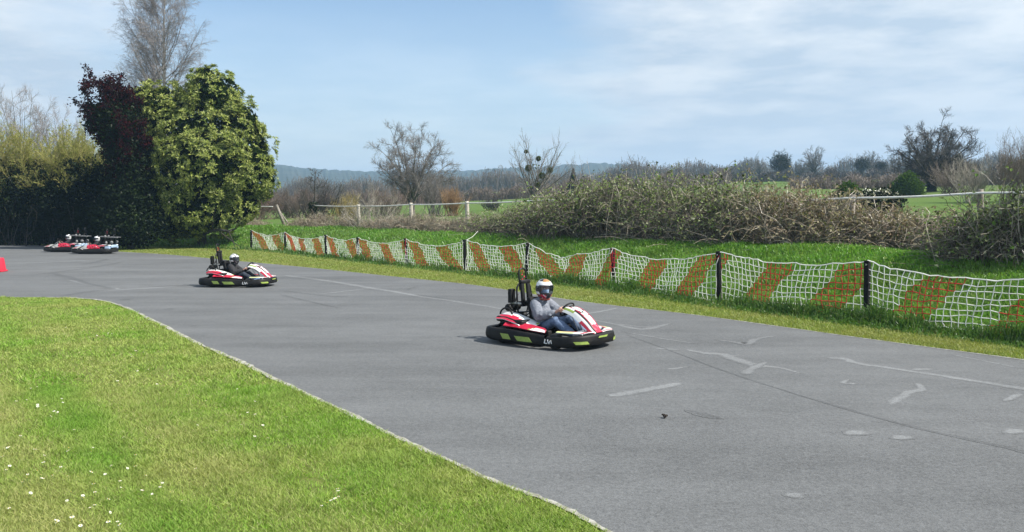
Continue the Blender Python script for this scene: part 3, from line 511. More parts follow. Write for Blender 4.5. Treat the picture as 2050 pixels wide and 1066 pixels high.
def build_field_trees():
    bt = (MATS['bark_grey'], MATS['twig_grey'])
    # the big bare tree in the middle distance
    D = 85
    root, out = dome_tree('bare_tree', 'large bare spreading tree standing alone behind the white rail fence', on(826, D), 103, 1.1, .24, dict(n=20, base=0, h0=1.0, cx=-.05, cz=4.6, rx=4.1, rz=4.7, up=.7, low=-.42, r0=.10), [dict(n=9, L=1.7, K=6, ang=42, trop=.05, rmin=.022, t=(.2, 1)), dict(n=9, L=.95, ang=42, rmin=.014, t=(.15, 1)), dict(n=7, L=.5, K=4, ang=40, rmin=.0095, t=(.1, 1))], bt)
    # mistletoe tree
    D = 74
    root, out = bare_tree('bare_tree', 'thin bare tree with dark mistletoe balls in its branches', 'tree', on(1066, D), 7.0, [dict(K=6, h=.40, wob=.04, tip=.6), dict(n=12, K=7, len=1.5, ang=36, t=(.35, 1), trop=.05, wob=.06, rad=.5, taper=.1), dict(n=9, K=5, len=.42, ang=34, trop=.06, wob=.10, rad=.5, rmin=.014), dict(n=6, K=4, len=.5, ang=32, wob=.14, rmin=.008)], 106, bt, fork=2, r0=.13)
    rg = np.random.default_rng(5); o0 = np.array(root.location)
    for x, y, r in ((1058, 337, .22), (1078, 318, .14), (1101, 341, .17), (1085, 352, .22), (1053, 304, .07), (1077, 371, .14)):
        c = np.array(P(x, y, D))-o0; k = 420; u = rdir(rg, k)*rg.uniform(.2, 1, (k, 1))**.5; V, Fc = leafcards(c+u*r, nrm(u+.4*rdir(rg, k)), rdir(rg, k), np.full(k, .14), np.full(k, .05)); fast('mistletoe_ball', V, Fc, MATS['mistletoe'], root)
    # the ivy-clad oak on the right
    D = 90; b = on(1862, D)
    root, out = dome_tree('oak_tree', 'broad dark oak with ivy on its trunk in the green pasture', b, 118, 1.2, .36, dict(n=30, base=0, h0=1.1, cx=.35, cz=3.6, rx=4.4, rz=3.95, up=.35, low=-.55, r0=.15), [dict(n=8, L=1.7, K=6, ang=48, trop=.02, wob=.2, rmin=.03, t=(.2, 1)), dict(n=9, L=.95, ang=45, wob=.2, rmin=.018, t=(.15, 1)), dict(n=8, L=.5, K=4, ang=42, wob=.2, rmin=.012, t=(.1, 1))], (MATS['bark_dark'], MATS['twig_dark']))
    rg = np.random.default_rng(6); q, d = seg_points(rg, out[0][0], 5200, .0); q2, _ = seg_points(rg, out[1][0], 2600, .0); q2 = q2[np.linalg.norm(q2[:, :2], axis=1) < 1.5]; q = np.concatenate([q, q2]); k = len(q); u = rdir(rg, k); V, Fc = leafcards(q+u*rg.uniform(.1, .5, (k, 1)), rdir(rg, k), rdir(rg, k), np.full(k, .16), np.full(k, .12)); fast('ivy', V, Fc, MATS['ivy_dark'], root)
    # slim tree with a tuft at its top, just behind the fence
    D = 62; root, out = bare_tree('slim_tree', 'slim trimmed tree with a flat tuft of twigs at its top above the ivy post', 'tree', on(632, D), 4.3, [dict(K=8, h=.92, wob=.03, tip=.4), dict(n=16, K=5, len=.22, ang=72, t=(.62, 1), trop=.06, wob=.15, rad=.4, taper=.3), dict(n=8, K=4, len=.5, ang=45, wob=.2, rmin=.010), dict(n=6, K=4, len=.5, ang=45, wob=.2, rmin=.007)], 131, (MATS['bark_dark'], MATS['twig_dark']), r0=.07)
    # shrubs beyond the rail fence
    B = [('thorn_bush', 'dark twiggy thorn bush right behind the ivy grown fence post', 'bush', 640, 66, 3.3, 2.6, 'twig_dark', 46, 15, .6),
         ('thorn_bush', 'sprawling brown thorn bush between the big bare tree and the willow shoots', 'bush', 775, 70, 3.1, 2.2, 'twig_brown', 46, 13, .6),
         ('willow_shrub', 'yellow twigged shrub between the ivy post and the first white post', 'bush', 690, 67, 2.3, 1.9, 'twig_yellow', 60, 14, .6),
         ('willow_shrub', 'orange brown twigged shrub right of the big bare tree', 'bush', 905, 80, 2.6, 1.9, 'twig_orange', 64, 12, .5),
         ('bare_shrub', 'grey bare shrub leaning against the foot of the big bare tree', 'bush', 868, 82, 4.2, 2.2, 'twig_grey', 40, 14, .5),
         ('bare_shrub', 'splayed pale shrub in front of the white rail between two posts', 'bush', 742, 51.5, 2.6, 2.3, 'twig_pale', 34, 8, .9),
         ('brown_bush', 'reddish brown twig mass behind the leaning fence post, next to the evergreen', 'bush', 510, 82, 3.4, 4.0, 'twig_red', 90, 15, .7),
         ('brown_bush', 'greyish brown twig mass between the leaning post and the thorn bush', 'bush', 585, 84, 3.0, 3.4, 'twig_brown', 80, 15, .7),
         ('brown_bush', 'dull brown bush far behind the first white post', 'bush', 715, 92, 3.6, 4.2, 'twig_grey', 70, 14, .7),
         ('dark_bush', 'small dark bush on the green field left of the mistletoe tree', 'bush', 985, 92, 1.7, 1.8, 'twig_dark', 50, 12, .6),
         ('hazel_shrub', 'tall bare hazel with pale stems at the right edge of the photo', 'bush', 2030, 58, 4.3, 2.4, 'twig_brown', 60, 13, .5),
         ('hazel_shrub', 'bare hazel with slanting pale stems between the oak and the photo edge', 'bush', 1945, 60, 3.2, 2.2, 'twig_pale', 46, 11, .6),
         ('brown_bush', 'low brown bush close under the oak on its right side', 'bush', 1905, 80, 3.2, 3.6, 'twig_brown', 70, 13, .7),
         ('sapling', 'bare sapling rising left of the bramble top, nearest to the mistletoe tree', 'sapling', 1165, 50, 3.7, .5, 'twig_grey', 5, 12, .5),
         ('sapling', 'bare branching sapling on top of the bramble hedge, tallest of its pair', 'sapling', 1222, 46, 3.2, .9, 'twig_grey', 8, 12, .6),
         ('sapling', 'spreading bare sapling on the bramble hedge beside the tallest one', 'sapling', 1255, 46, 2.8, .9, 'twig_grey', 7, 12, .6),
         ('sapling', 'thin leaning sapling above the middle of the bramble hedge', 'sapling', 1345, 44, 2.5, .5, 'twig_grey', 4, 7, .6)]
    for i, (nm, lab, cat, x, D, H, Wd, m, ns, nt, sp) in enumerate(B): twiggy(nm, lab, cat, on(x, D), H, Wd, 200+i, MATS[m], ns, nt, sp, rad=.013 if D < 62 else .017)
    for x, D, H, s, lab in ((1813, 76, 2.3, 3, 'small round green bush left of the oak'), (1147, 135, 4.5, 5, 'dark little conifer right of the mistletoe tree'), (1695, 60, 1.7, 7, 'low green bush behind the grey split fence post')):
        rg = np.random.default_rng(300+s); b = on(x, D); root = empty('conifer' if s == 5 else 'green_bush', b); tag(root, lab, 'tree' if s == 5 else 'bush'); k = 5000
        if s == 5: h = rg.uniform(0, 1, k)**.7; a = rg.uniform(0, 6.28, k); r = (1-h)*1.3*rg.uniform(.6, 1, k); p = np.stack([r*np.cos(a), r*np.sin(a), h*H], 1)
        else: p, _ = lobes_points(rg, [(0, 0, H*.42, H*.42, H*.4, H*.42), (H*.3, 0, H*.3, H*.3, H*.3, H*.32), (-H*.32, .1, H*.28, H*.34, H*.3, H*.3), (H*.05, .1, H*.66, H*.26, H*.26, H*.28)], k, (.4, 1.1)); p = p+rg.normal(size=p.shape)*.10; p[:, 2] = np.abs(p[:, 2]); k = len(p)
        V, Fc = leafcards(p, rdir(rg, k), rdir(rg, k), .2*rg.uniform(.6, 1.3, k), .13*rg.uniform(.6, 1.3, k)); fast('crown', V, Fc, MATS['ivy_dark' if s == 5 else 'bush_leaf'], root)
        fast('trunk', *tubes(np.array([[[0, 0, -.2], [0, 0, H*.3], [0, 0, H*.7]]]), np.array([[.09, .07, .03]]), 6), MATS['bark_dark'], root)
    rg = np.random.default_rng(8); b = on(1755, 46); root = empty('pale_leaved_bush', b); tag(root, 'dark bush with pale whitish leaf tips just right of the grey split post', 'bush')
    u = rdir(rg, 2600)*rg.uniform(.5, 1, (2600, 1)); p = u*np.array([1.5, 1., .75])+np.array([0, 0, .95]); p[:, 2] = np.abs(p[:, 2]); c = p[(p[:, 2] > 1.0)][:110]; A1 = leafcards(p, rdir(rg, 2600), rdir(rg, 2600), np.full(2600, .17), np.full(2600, .10)); A2 = whorls(rg, c, nrm(np.tile([0, -.3, 1.], (len(c), 1))), 6, .15, .07); V, Fc = merge([A1, A2]); fast('crown', V, Fc, [MATS['ivy_dark'], MATS['pale_leaf']], root, np.r_[np.zeros(len(A1[1])), np.ones(len(A2[1]))])

    # trees along the far edge of the fields: three kinds, copied
    kinds = []
    mk = [('round_tree', 8, dict(K=6, h=.30, wob=.04, tip=.6), dict(n=12, K=6, len=1.5, ang=38, t=(.4, 1), trop=.07, wob=.12, rad=.55, taper=.1), 'twig_dark'), ('pale_tree', 8, dict(K=7, h=.45, wob=.03, tip=.5), dict(n=14, K=6, len=.95, ang=30, t=(.3, 1), trop=.07, wob=.1, rad=.5, taper=.2), 'twig_far'), ('bare_tree', 7, dict(K=6, h=.3, wob=.05, tip=.6), dict(n=11, K=6, len=1.5, ang=44, t=(.3, 1), trop=.07, wob=.14, rad=.5, taper=.2), 'twig_far')]
    far = [(1560, 215, 1.00, 0, 'compact dark domed tree on the skyline, left of the pale rounded one'), (1626, 225, 1.12, 1, 'pale grey rounded bare tree on the skyline right of the dark domed tree'), (1722, 225, .78, 0, 'dark bushy tree on the skyline right of the utility pole'), (1739, 235, .95, 1, 'thin pale tree rising behind the dark bushy tree on the skyline'), (1760, 215, .62, 0, 'dark low tree halfway between the utility pole and the oak'),
           (1784, 212, .55, 2, 'small tree on the skyline nearest to the left side of the oak'), (1462, 260, .62, 2, 'leftmost low tree of the skyline row above the bramble hedge'), (1497, 255, .72, 2, 'second skyline tree from the left, rounded and bare'), (1517, 262, .76, 1, 'pale upright skyline tree just left of the dark domed tree'), (1600, 225, .60, 2, 'small bare tree between the dark domed and the pale rounded skyline trees'), (1660, 235, .55, 2, 'low bare tree between the pale rounded tree and the utility pole'), (1300, 240, .60, 2, 'low bare tree on the horizon over the middle of the bramble hedge'), (1383, 260, .50, 2, 'faint low tree on the horizon left of the skyline row')]
    protos = {}
    for x, D, s, kd, lab in far:
        nm, H, l0, l1, m = mk[kd]
        if kd not in protos:
            root, _ = dome_tree(nm, lab, on(x, D), 400+kd, H*.16, .24, dict(n=18, base=0, h0=H*.16, cx=0, cz=H*.52, rx=H*(.38, .34, .40)[kd], rz=H*.46, up=.6, low=-.35, r0=.10), [dict(n=9, L=H*.2, K=5, ang=42, rmin=.04, t=(.2, 1)), dict(n=8, L=H*.12, K=4, ang=42, rmin=.026, t=(.15, 1))], (MATS['bark_dark'], MATS[m])); protos[kd] = root; o = root
            if kd == 0:
                rg = np.random.default_rng(9); u = rdir(rg, 2600)*rg.uniform(.3, 1, (2600, 1)); p = u*np.array([2.6, 2.6, 2.2])+np.array([0, 0, 4.4]); fast('foliage', *leafcards(p, rdir(rg, 2600), rdir(rg, 2600), np.full(2600, .3), np.full(2600, .2)), MATS['ivy_dark'], root)
        else:
            o = protos[kd].copy(); COL.objects.link(o)
            for ch in protos[kd].children: c = ch.copy(); COL.objects.link(c); c.parent = o
            o.location = on(x, D); o.rotation_euler.z = (x*1.7) % 6.28
        o.scale = (s, s, s); tag(o, lab, 'tree', 'trees along the far edge of the fields')
    # far hedgerows: each one a continuous mass
    def hedge(x0, x1, D0, D1, H, n, m, seed, kindname='hedgerow'):
        rg = np.random.default_rng(seed); u = rg.uniform(0, 1, n); x = x0+(x1-x0)*u; D = D0+(D1-D0)*u+rg.normal(size=n)*1.6; X = (x-1025)/F*D; b = np.stack([X, D, tz(X, D)], 1); hh = H*(.55+.3*np.sin(u*17+seed)*np.sin(u*41)+.2*rg.uniform(-1, 1, n))
        s = canes(rg, b, np.maximum(hh, .4), rg.uniform(.1, 1.4, n), K=5); V, Fc = tubes(s, np.repeat(np.linspace(1, .5, 5)[None, :]*.00022*D.mean(), n, 0), 3)
        o = fast(kindname, V, Fc, MATS[m]); tag(o, kind='stuff'); k = int(n*1.2); q, d = seg_points(rg, s, k); fast('hedgerow_leaves', *leafcards(q, rdir(rg, k), rdir(rg, k), np.full(k, .0012*D.mean()), np.full(k, .0008*D.mean())), MATS[m], o); return o
    for a in [(880, 1150, 165, 160, 2.6, 3600, 'twig_brown', 1), (460, 900, 130, 150, 3.0, 4200, 'twig_red', 2), (1400, 1800, 205, 195, 2.6, 4200, 'twig_dark', 3), (1100, 1460, 150, 190, 3.4, 4200, 'twig_brown', 4), (1780, 2300, 120, 110, 3.4, 4200, 'twig_dark', 5), (1580, 1840, 130, 110, 2.0, 2600, 'twig_brown', 6), (300, 1500, 330, 330, 8.6, 7000, 'twig_brown', 7), (1400, 2300, 330, 300, 6.5, 4800, 'twig_far', 9)]: hedge(*a)
    # utility pole on the skyline
    b = on(1687, 200); root = empty('utility_pole', b); tag(root, 'thin wooden utility pole with a crossarm on the skyline', 'pole'); mb = MB(); mb.tube([(0, 0, -.3), (0, 0, 4.1)], .09, 6); mb.build('post', MATS['twig_dark'], root); mb = MB(); mb.box((0, 0, 3.85), (1.5, .12, .12)); mb.build('crossarm', MATS['twig_dark'], root)

def build_brambles():
    b1 = (MATS['cane_mix'], MATS['bramble_leaf'], MATS['cane_pale']); b2 = (MATS['cane_tan'], MATS['bramble_dry'], MATS['cane_pale'])
    T = [('low bramble mass at the left end of the hedge, below the mistletoe tree', [(960, 41), (1020, 38.5), (1075, 37)], 501, 1300, 13000, b1, (.8, 1.3, 1.6), 1.2, 5),
         ('tall rounded bramble mound behind the kart driver, left half of the hedge', [(1075, 37.5), (1140, 35.5), (1215, 34)], 502, 2000, 30000, b1, (1.6, 2.2, 2.6), 1.5, 26),
         ('highest dense bramble mass in the middle of the hedge', [(1210, 34.2), (1290, 32.5), (1375, 31)], 503, 2200, 36000, b1, (2.5, 2.5, 2.35), 1.5, 30),
         ('dense bramble mass with pale bare shoots, right of the middle of the hedge', [(1370, 31), (1450, 29.4), (1535, 28)], 504, 2200, 33000, b1, (2.35, 2.2, 2.0), 1.4, 40),
         ('lower brown bramble mass left of the grey split post', [(1530, 28), (1600, 27), (1670, 26)], 505, 1800, 20000, b2, (2.2, 1.9, 1.6), 1.3, 26),
         ('dry reddish bramble mass around the grey split post', [(1660, 26), (1740, 25.3), (1800, 24.6)], 506, 1600, 17000, b2, (1.6, 1.45, 1.2), 1.2, 18),
         ('low dry bramble strip below the open green pasture', [(1790, 24.6), (1860, 23.9), (1930, 23.2)], 507, 1500, 7000, b2, (1.2, 1.1, 1.15), 1.1, 10),
         ('dark shaded bramble at the right edge of the photo', [(1915, 21.2), (2010, 20.2), (2120, 19.2)], 508, 2100, 22000, b1, (.95, 1.55, 1.9), 1.1, 26)]
    for i, (lab, line, sd, nc, nl, m, hs, dp, st) in enumerate(T): thicket('bramble_thicket', lab, 'bramble', line, sd, nc, nl, m, hs, dp, stems=st, group='brambles along the paddock fence')
    D = [('pale dry grass and weeds at the foot of the first white post', [(735, 50.5), (775, 49), (812, 47.5)], 521, 900, 900, (.9, .9, 1.)), ('tall pale dry grass around the second white post', [(800, 48), (850, 46), (905, 44)], 522, 1400, 1400, (1., 1.15, 1.)), ('reddish dry weeds merging into the left end of the brambles', [(895, 44), (940, 42.5), (985, 40.5)], 523, 1100, 1700, (1., 1.1, 1.1)), ('bleached tuft of dry grass in front of the leaning post', [(488, 58), (510, 57.5), (530, 57)], 524, 350, 100, (.6, .7, .5)), ('tangle of weeds climbing at the foot of the ivy post', [(590, 56), (640, 54.5), (725, 52.5)], 525, 1300, 2600, (.7, 1.15, .9))]
    for lab, line, sd, nc, nl, hs in D: thicket('dry_weeds', lab, 'weeds', line, sd, nc, nl, b2, hs, .8, leaf=(.07, .03), group='dry weeds along the paddock fence', rad=.009, leaf_hi=.3)
    # the shaded corner on the right: a tall bush standing just outside the picture throws that shade
    rg = np.random.default_rng(77); b = np.array((14.4, 18.7, 1.1)); b[2] = tz1(b[0], b[1]); root = empty('hawthorn_bush', tuple(b)); tag(root, 'dense dark bush just past the right edge of the photo', 'bush')
    lob = [(0, 0, 2.2, 1.9, 1.7, 2.0), (.6, .3, 4.0, 1.9, 1.7, 1.7), (-.6, .2, 1.3, 1.5, 1.4, 1.3), (1.5, 1., 3.2, 1.7, 1.7, 1.7)]; p, n = lobes_points(rg, lob, 9000, (.3, 1.05)); p = p[p[:, 2] > .05]; k = len(p); fast('crown', *leafcards(p, rdir(rg, k), rdir(rg, k), .14*rg.uniform(.6, 1.3, k), .09*rg.uniform(.6, 1.3, k)), MATS['ivy_dark'], root)
    tr = grow(rg, [(0, 0, -.2)], [(0, 0, 1)], 3, .12, [dict(K=6, wob=.08), dict(n=12, K=5, len=.6, ang=45, t=(.15, 1)), dict(n=6, K=4, len=.5, ang=40)]); wood('trunk', tr, MATS['bark_dark'], root)
# ------------------------------------------------------------------ small mesh builder
class MB:
    def __init__(s): s.v = []; s.f = []; s.m = []; s.sm = []
    def add(s, V, Fc, mat=0, smooth=True):
        o = len(s.v); s.v += [tuple(map(float, p)) for p in V]
        for i, f in enumerate(Fc): s.f.append([int(q)+o for q in f]); s.m.append(mat[i] if hasattr(mat, '__len__') else mat); s.sm.append(smooth)
    def tube(s, pts, r, sides=8, mat=0, close=False, cap=True):
        pts = np.array(pts, float); r = np.broadcast_to(np.array(r, float), (len(pts),))
        if close: pts = np.vstack([pts, pts[:1]]); r = np.append(r, r[0])
        V, Fc = tubes(pts[None], r[None], sides); k = len(pts); Fc = [tuple(f) for f in Fc]
        if cap and not close: Fc += [tuple(range(sides)), tuple(range((k-1)*sides, k*sides))]
        s.add(V, Fc, mat)
    def box(s, c, d, rot=None, bev=.0, mat=0, taper=1.):
        bm = bmesh.new(); bmesh.ops.create_cube(bm, size=1)
        for v in bm.verts:
            if v.co.z > 0: v.co.x *= taper; v.co.y *= taper
            v.co = Vector((v.co.x*d[0], v.co.y*d[1], v.co.z*d[2]))
        if bev: bmesh.ops.bevel(bm, geom=bm.edges[:], offset=bev, segments=2, affect='EDGES', profile=.6)
        M = Matrix.Translation(c) @ (Matrix.Rotation(rot[0], 4, rot[1]) if rot else Matrix())
        bm.verts.index_update(); s.add([M @ v.co for v in bm.verts], [[v.index for v in f.verts] for f in bm.faces], mat, bool(bev)); bm.free()
    def ball(s, c, r, seg=12, mat=0, matf=None):
        r = (r, r, r) if not hasattr(r, '__len__') else r; V = []; Fc = []
        for i in range(seg//2+1):
            t = math.pi*i/(seg//2)
            for j in range(seg): p = 2*math.pi*j/seg; V.append((c[0]+r[0]*math.sin(t)*math.cos(p), c[1]+r[1]*math.sin(t)*math.sin(p), c[2]+r[2]*math.cos(t)))
        for i in range(seg//2):
            for j in range(seg): k = (j+1) % seg; Fc.append((i*seg+j, (i+1)*seg+j, (i+1)*seg+k, i*seg+k))
        s.add(V, Fc, mat)
    def lathe(s, prof, c, axis='Y', sides=20, mat=0):
        """profile of (radius, offset along axis); mat may be one per profile step"""
        V = []; Fc = []; mm = []
        for r, h in prof:
            for j in range(sides):
                a = 2*math.pi*j/sides; x, y = r*math.cos(a), r*math.sin(a)
                V.append({'Y': (c[0]+x, c[1]+h, c[2]+y), 'Z': (c[0]+x, c[1]+y, c[2]+h), 'X': (c[0]+h, c[1]+x, c[2]+y)}[axis])
        for i in range(len(prof)-1):
            for j in range(sides): k = (j+1) % sides; Fc.append((i*sides+j, i*sides+k, (i+1)*sides+k, (i+1)*sides+j)); mm.append(mat[i] if hasattr(mat, '__len__') else mat)
        s.add(V, Fc, mm)
    def grid(s, Pt, mat=0, thick=.0, smooth=True, closed_v=False):
        """Pt (n,m,3) surface, mat(i,j) or int; thick adds a back face and rim"""
        Pt = np.array(Pt, float); n, m, _ = Pt.shape; i = np.arange(n*m).reshape(n, m)
        Fc = []; mm = []; g = mat if callable(mat) else (lambda a, b: mat)
        for a in range(n-1):
            for b in range(m-1): Fc.append((i[a, b], i[a+1, b], i[a+1, b+1], i[a, b+1])); mm.append(g(a, b))
        s.add(Pt.reshape(-1, 3), Fc, mm, smooth)
        if thick:
            du = np.gradient(Pt, axis=0); dv = np.gradient(Pt, axis=1); nn = nrm(np.cross(du, dv)); B = Pt-nn*thick
            s.add(B.reshape(-1, 3), [f[::-1] for f in Fc], mm, smooth)
            rim = [i[a, 0] for a in range(n)]+[i[-1, b] for b in range(1, m)]+[i[a, -1] for a in range(n-2, -1, -1)]+[i[0, b] for b in range(m-2, 0, -1)]
            k = len(rim); VV = [Pt.reshape(-1, 3)[q] for q in rim]+[B.reshape(-1, 3)[q] for q in rim]; s.add(VV, [(q, (q+1) % k, k+(q+1) % k, k+q) for q in range(k)], g(0, 0), False)
    def prism(s, poly, z0, z1, mat=0, top=None):
        k = len(poly); V = [(x, y, z0) for x, y in poly]+[(x, y, z1) for x, y in poly]
        s.add(V, [tuple(range(k))[::-1]]+[(i, (i+1) % k, k+(i+1) % k, k+i) for i in range(k)], mat, False); s.add(V[k:], [tuple(range(k))], mat if top is None else top, False)
    def mesh(s, name, mats):
        me = bpy.data.meshes.new(name); me.from_pydata(s.v, [], s.f)
        if not isinstance(mats, (list, tuple)): mats = [mats]
        for m in mats: me.materials.append(m)
        me.polygons.foreach_set('material_index', s.m); me.polygons.foreach_set('use_smooth', s.sm)
        bm = bmesh.new(); bm.from_mesh(me); bmesh.ops.recalc_face_normals(bm, faces=bm.faces); bm.to_mesh(me); bm.free(); me.update(); return me
    def build(s, name, mats, parent=None, loc=(0, 0, 0)): return link(name, s.mesh(name, mats), parent, loc)
def fuse(mb, name, mats, voxel, smooth=4):
    """one continuous skin over overlapping shapes"""
    o = link('body', mb.mesh('body_shapes', mats)); r = o.modifiers.new('r', 'REMESH'); r.mode = 'VOXEL'; r.voxel_size = voxel
    q = o.modifiers.new('s', 'SMOOTH'); q.factor = .5; q.iterations = smooth
    dg = bpy.context.evaluated_depsgraph_get(); me = bpy.data.meshes.new_from_object(o.evaluated_get(dg)); bpy.data.objects.remove(o)
    me.name = name; me.materials.clear()
    for m in (mats if isinstance(mats, (list, tuple)) else [mats]): me.materials.append(m)
    me.polygons.foreach_set('use_smooth', np.ones(len(me.polygons), bool)); return me
def limb(mb, pts, rad, n=8, sides=12):
    """a tapering limb with round ends"""
    c = np.array(pts, float); r = np.array(rad, float); mb.tube(c, r, sides)
    for p, q in zip(c, r): mb.ball(p, q, 12)

# ------------------------------------------------------------------ fences, marker, flowers
def build_net_fence():
    root = empty('net_fence', (*FP[4], 0)); tag(root, 'sagging white safety net with slanting red bands on short black posts along the track', 'fence'); o0 = np.array(root.location)
    hts = [1.07, 1.02, 1.02, .99, 1.07, 1.13, 1.14, 1.13, 1.22, 1.2, 1.2, 1.2]; T = []
    rng = np.random.default_rng(31)
    for i, (p, h) in enumerate(zip(FP, hts)):
        b = np.array((*p, tz1(*p)))-o0; mb = MB(); ln = rng.normal(size=2)*.04
        mb.box((0, 0, h/2-.15), (.105, .085, h+.3), bev=.008); mb.box((0, 0, h+.006), (.112, .092, .014), bev=.003); mb.tube([(0, -.05, h-.06), (.04, -.062, h-.07), (0, -.05, h-.085)], .008, 5, 1)
        o = mb.build('post', [MATS['post_black'], MATS['cord_white']], root, tuple(b)); o.rotation_euler = (ln[0], ln[1], math.atan2(*(FP[min(i+1, 11)]-FP[max(i-1, 0)])[::-1])); T.append(b+np.array((ln[1]*h, -ln[0]*h, h)))
    cell = .138; rows = 8; u0 = 0.
    for i in range(len(FP)-1):
        A, B = T[i], T[i+1]; L = np.linalg.norm((B-A)[:2]); nc = max(8, int(round(L/cell))); t = np.linspace(0, 1, nc+1); d = (B-A)/L; nn = np.array((-d[1], d[0], 0.))
        sag = .21+.05*math.sin(i*2.1); fold = None
        if i == 6: fold = .40; sag = .40
        prof = 4*t*(1-t)
        if fold: prof = np.where(t < fold, (t/fold), ((1-t)/(1-fold)))**.9
        top = A[None, :]+(B-A)[None, :]*t[:, None]; top[:, 2] -= sag*prof
        bt = A[None, :]+(B-A)[None, :]*t[:, None]; gx, gy = bt[:, 0]+o0[0], bt[:, 1]+o0[1]; bt[:, 2] = tz(gx, gy)+.05+.03*np.sin(t*9+i); bt += nn*(.10*np.sin(t*5+i))[:, None]-nn*.02
        Pg = np.zeros((nc+1, rows+1, 3))
        for r in range(rows+1):
            f = r/rows; Pg[:, r] = top*(1-f)+bt*f; Pg[:, r] += nn[None, :]*(.07*math.sin(f*3.0)*np.sin(t*6+i*1.7)+.02*np.sin(t*40+r))[:, None]-d[None, :]*0
            Pg[:, r, 2] += .012*np.sin(t*23+r*1.9+i)
            Pg[:, r] += d[None, :]*(.05*math.sin(f*2.6)*np.sin(t*3.1+i))[:, None]*(4*t*(1-t))[:, None]
        if fold: w = np.exp(-((t-fold)/.05)**2); Pg += (d*.0)[None, None, :]; Pg[:, :, :2] += (nn[:2]*.10)[None, None, :]*w[:, None, None]
        Pg += rng.normal(size=Pg.shape)*.010
        sgn = 1 if (i < 6) else -1; per = 2.02; ph = {0: .1, 1: .3, 2: .5, 3: .2, 4: .0, 5: .0, 6: .1}.get(i, .0)
        def red(uu, ff, i=i, L=L):       # slanting red band?
            uu = np.asarray(uu, float)
            if i == 6: sg = np.where(uu < .4*L, 1., -1.); q = uu-sg*ff*.85
            else: sg = sgn; q = uu-sg*ff*.9
            o_ = {6: .45, 7: 1.75, 8: 1.55, 9: 1.35, 10: 1.4}.get(i, .05); return ((q-o_) % per) < .82
        Vs, Fs, ms, o = [], [], [], 0
        segs = []
        for r in range(rows+1):
            rr = .013 if r == 0 else .0082
            for c in range(nc): segs.append((Pg[c, r], Pg[c+1, r], rr, 0 if r == 0 else int(red((c+.5)/nc*L, r/rows))))
        for c in range(nc+1):
            for r in range(rows): segs.append((Pg[c, r], Pg[c, r+1], .0084, int(red(c/nc*L, (r+.5)/rows))))
        pa = np.array([(a, b) for a, b, _, _ in segs]); ra = np.array([(q, q) for _, _, q, _ in segs])
        V, Fc = tubes(pa, ra, 4); mi = np.repeat([m for *_, m in segs], 4)
        fast('net_panel', V, Fc, [MATS['cord_white'], MATS['cord_red']], root, mi)
    a = T[5]; e = np.array(P(957, 463, 34.2))-o0; mb = MB(); mb.tube([a, (a+e)/2+np.array((0, 0, -.05)), e], .008, 5); mb.build('guy_cord', MATS['cord_white'], root)
RAILP = [(400, 66, 'd'), (470, 63, 'd'), (555, 60, 'l'), (628, 56.5, 'i'), (718, 52, 'w'), (823, 47.3, 'w'), (935, 43, 'w'), (1072, 38.6, 'd'), (1255, 35, 'g'), (1470, 31, 'g'), (1700, 25.4, 's'), (1960, 22.6, 'g'), (2230, 20.3, 'g')]
RAILY = [412, 411, 414, 412, 413, 410, 407, 402, 396, 403, 397, 387, 380]
def build_rail_fence():
    root = empty('rail_fence', on(823, 47.3)); tag(root, 'paddock fence of mixed wooden posts carrying one white rail behind the brambles', 'fence'); o0 = np.array(root.location); tops = []
    for (x, D, k), y in zip(RAILP, RAILY):
        b = np.array(on(x, D)); t = np.array(P(x, y, D)); h = t[2]-b[2]; mb = MB(); bl = b-o0
        m = {'d': 'post_dark', 'l': 'wood_grey', 'i': 'wood_grey', 'w': 'wood_pale', 'g': 'wood_grey', 's': 'wood_grey'}[k]
        if k == 'l':                     # leaning, with its prop
            mb.tube([(.62, 0, -.2), (.25, 0, h*.55), (0, 0, h+.12)], [.12, .11, .085], 7); mb.tube([(.95, .1, -.2), (.6, .05, h*.3), (.22, 0, h*.72)], [.07, .06, .05], 6)
        elif k == 's': mb.tube([(.0, 0, -.2), (.03, 0, h*.5), (.10, 0, h+.1)], [.10, .10, .075], 7); mb.tube([(-.12, .05, -.2), (-.06, .03, h*.5), (.06, 0, h+.02)], [.06, .06, .04], 6)
        else: r = {'d': .075, 'i': .13, 'w': .105, 'g': .08}[k]; mb.tube([(0, 0, -.2), (.02, 0, h*.5), (0, 0, h*.96), (0, 0, h+.10)], [r*1.1, r, r*.95, r*.8], 8)
        p = mb.build('post', MATS[m], root, tuple(bl))
        if k == 'i':
            rg = np.random.default_rng(3); n = 900; z = rg.uniform(0, 1, n); a = rg.uniform(0, 6.28, n); rr = .10+.13*np.exp(-((z-.88)/.2)**2)+.16*np.exp(-(z/.2)**2); q = np.stack([np.cos(a)*rr, np.sin(a)*rr, z*(h+.2)], 1); fast('ivy', *leafcards(q, nrm(q*[1, 1, 0]+rdir(rg, n)), rdir(rg, n), np.full(n, .12), np.full(n, .09)), MATS['ivy_dark'], p)
        tops.append(t-o0)
    Tq = catmull(np.array(tops), 10); Tq[:, 1] -= .11; i = np.arange(len(Tq)); Tq[:, 2] -= .03*np.sin((i % 10)/10*np.pi)
    c = int(9.3*10); e = int(9.0*10)
    mb = MB()
    for seg in (Tq[:int(2.02*10)], Tq[int(3*10):int(8.75*10)], Tq[int(8.95*10):]): mb.tube(seg, .030, 8)
    mb.build('rail', MATS['rail_white'], root)
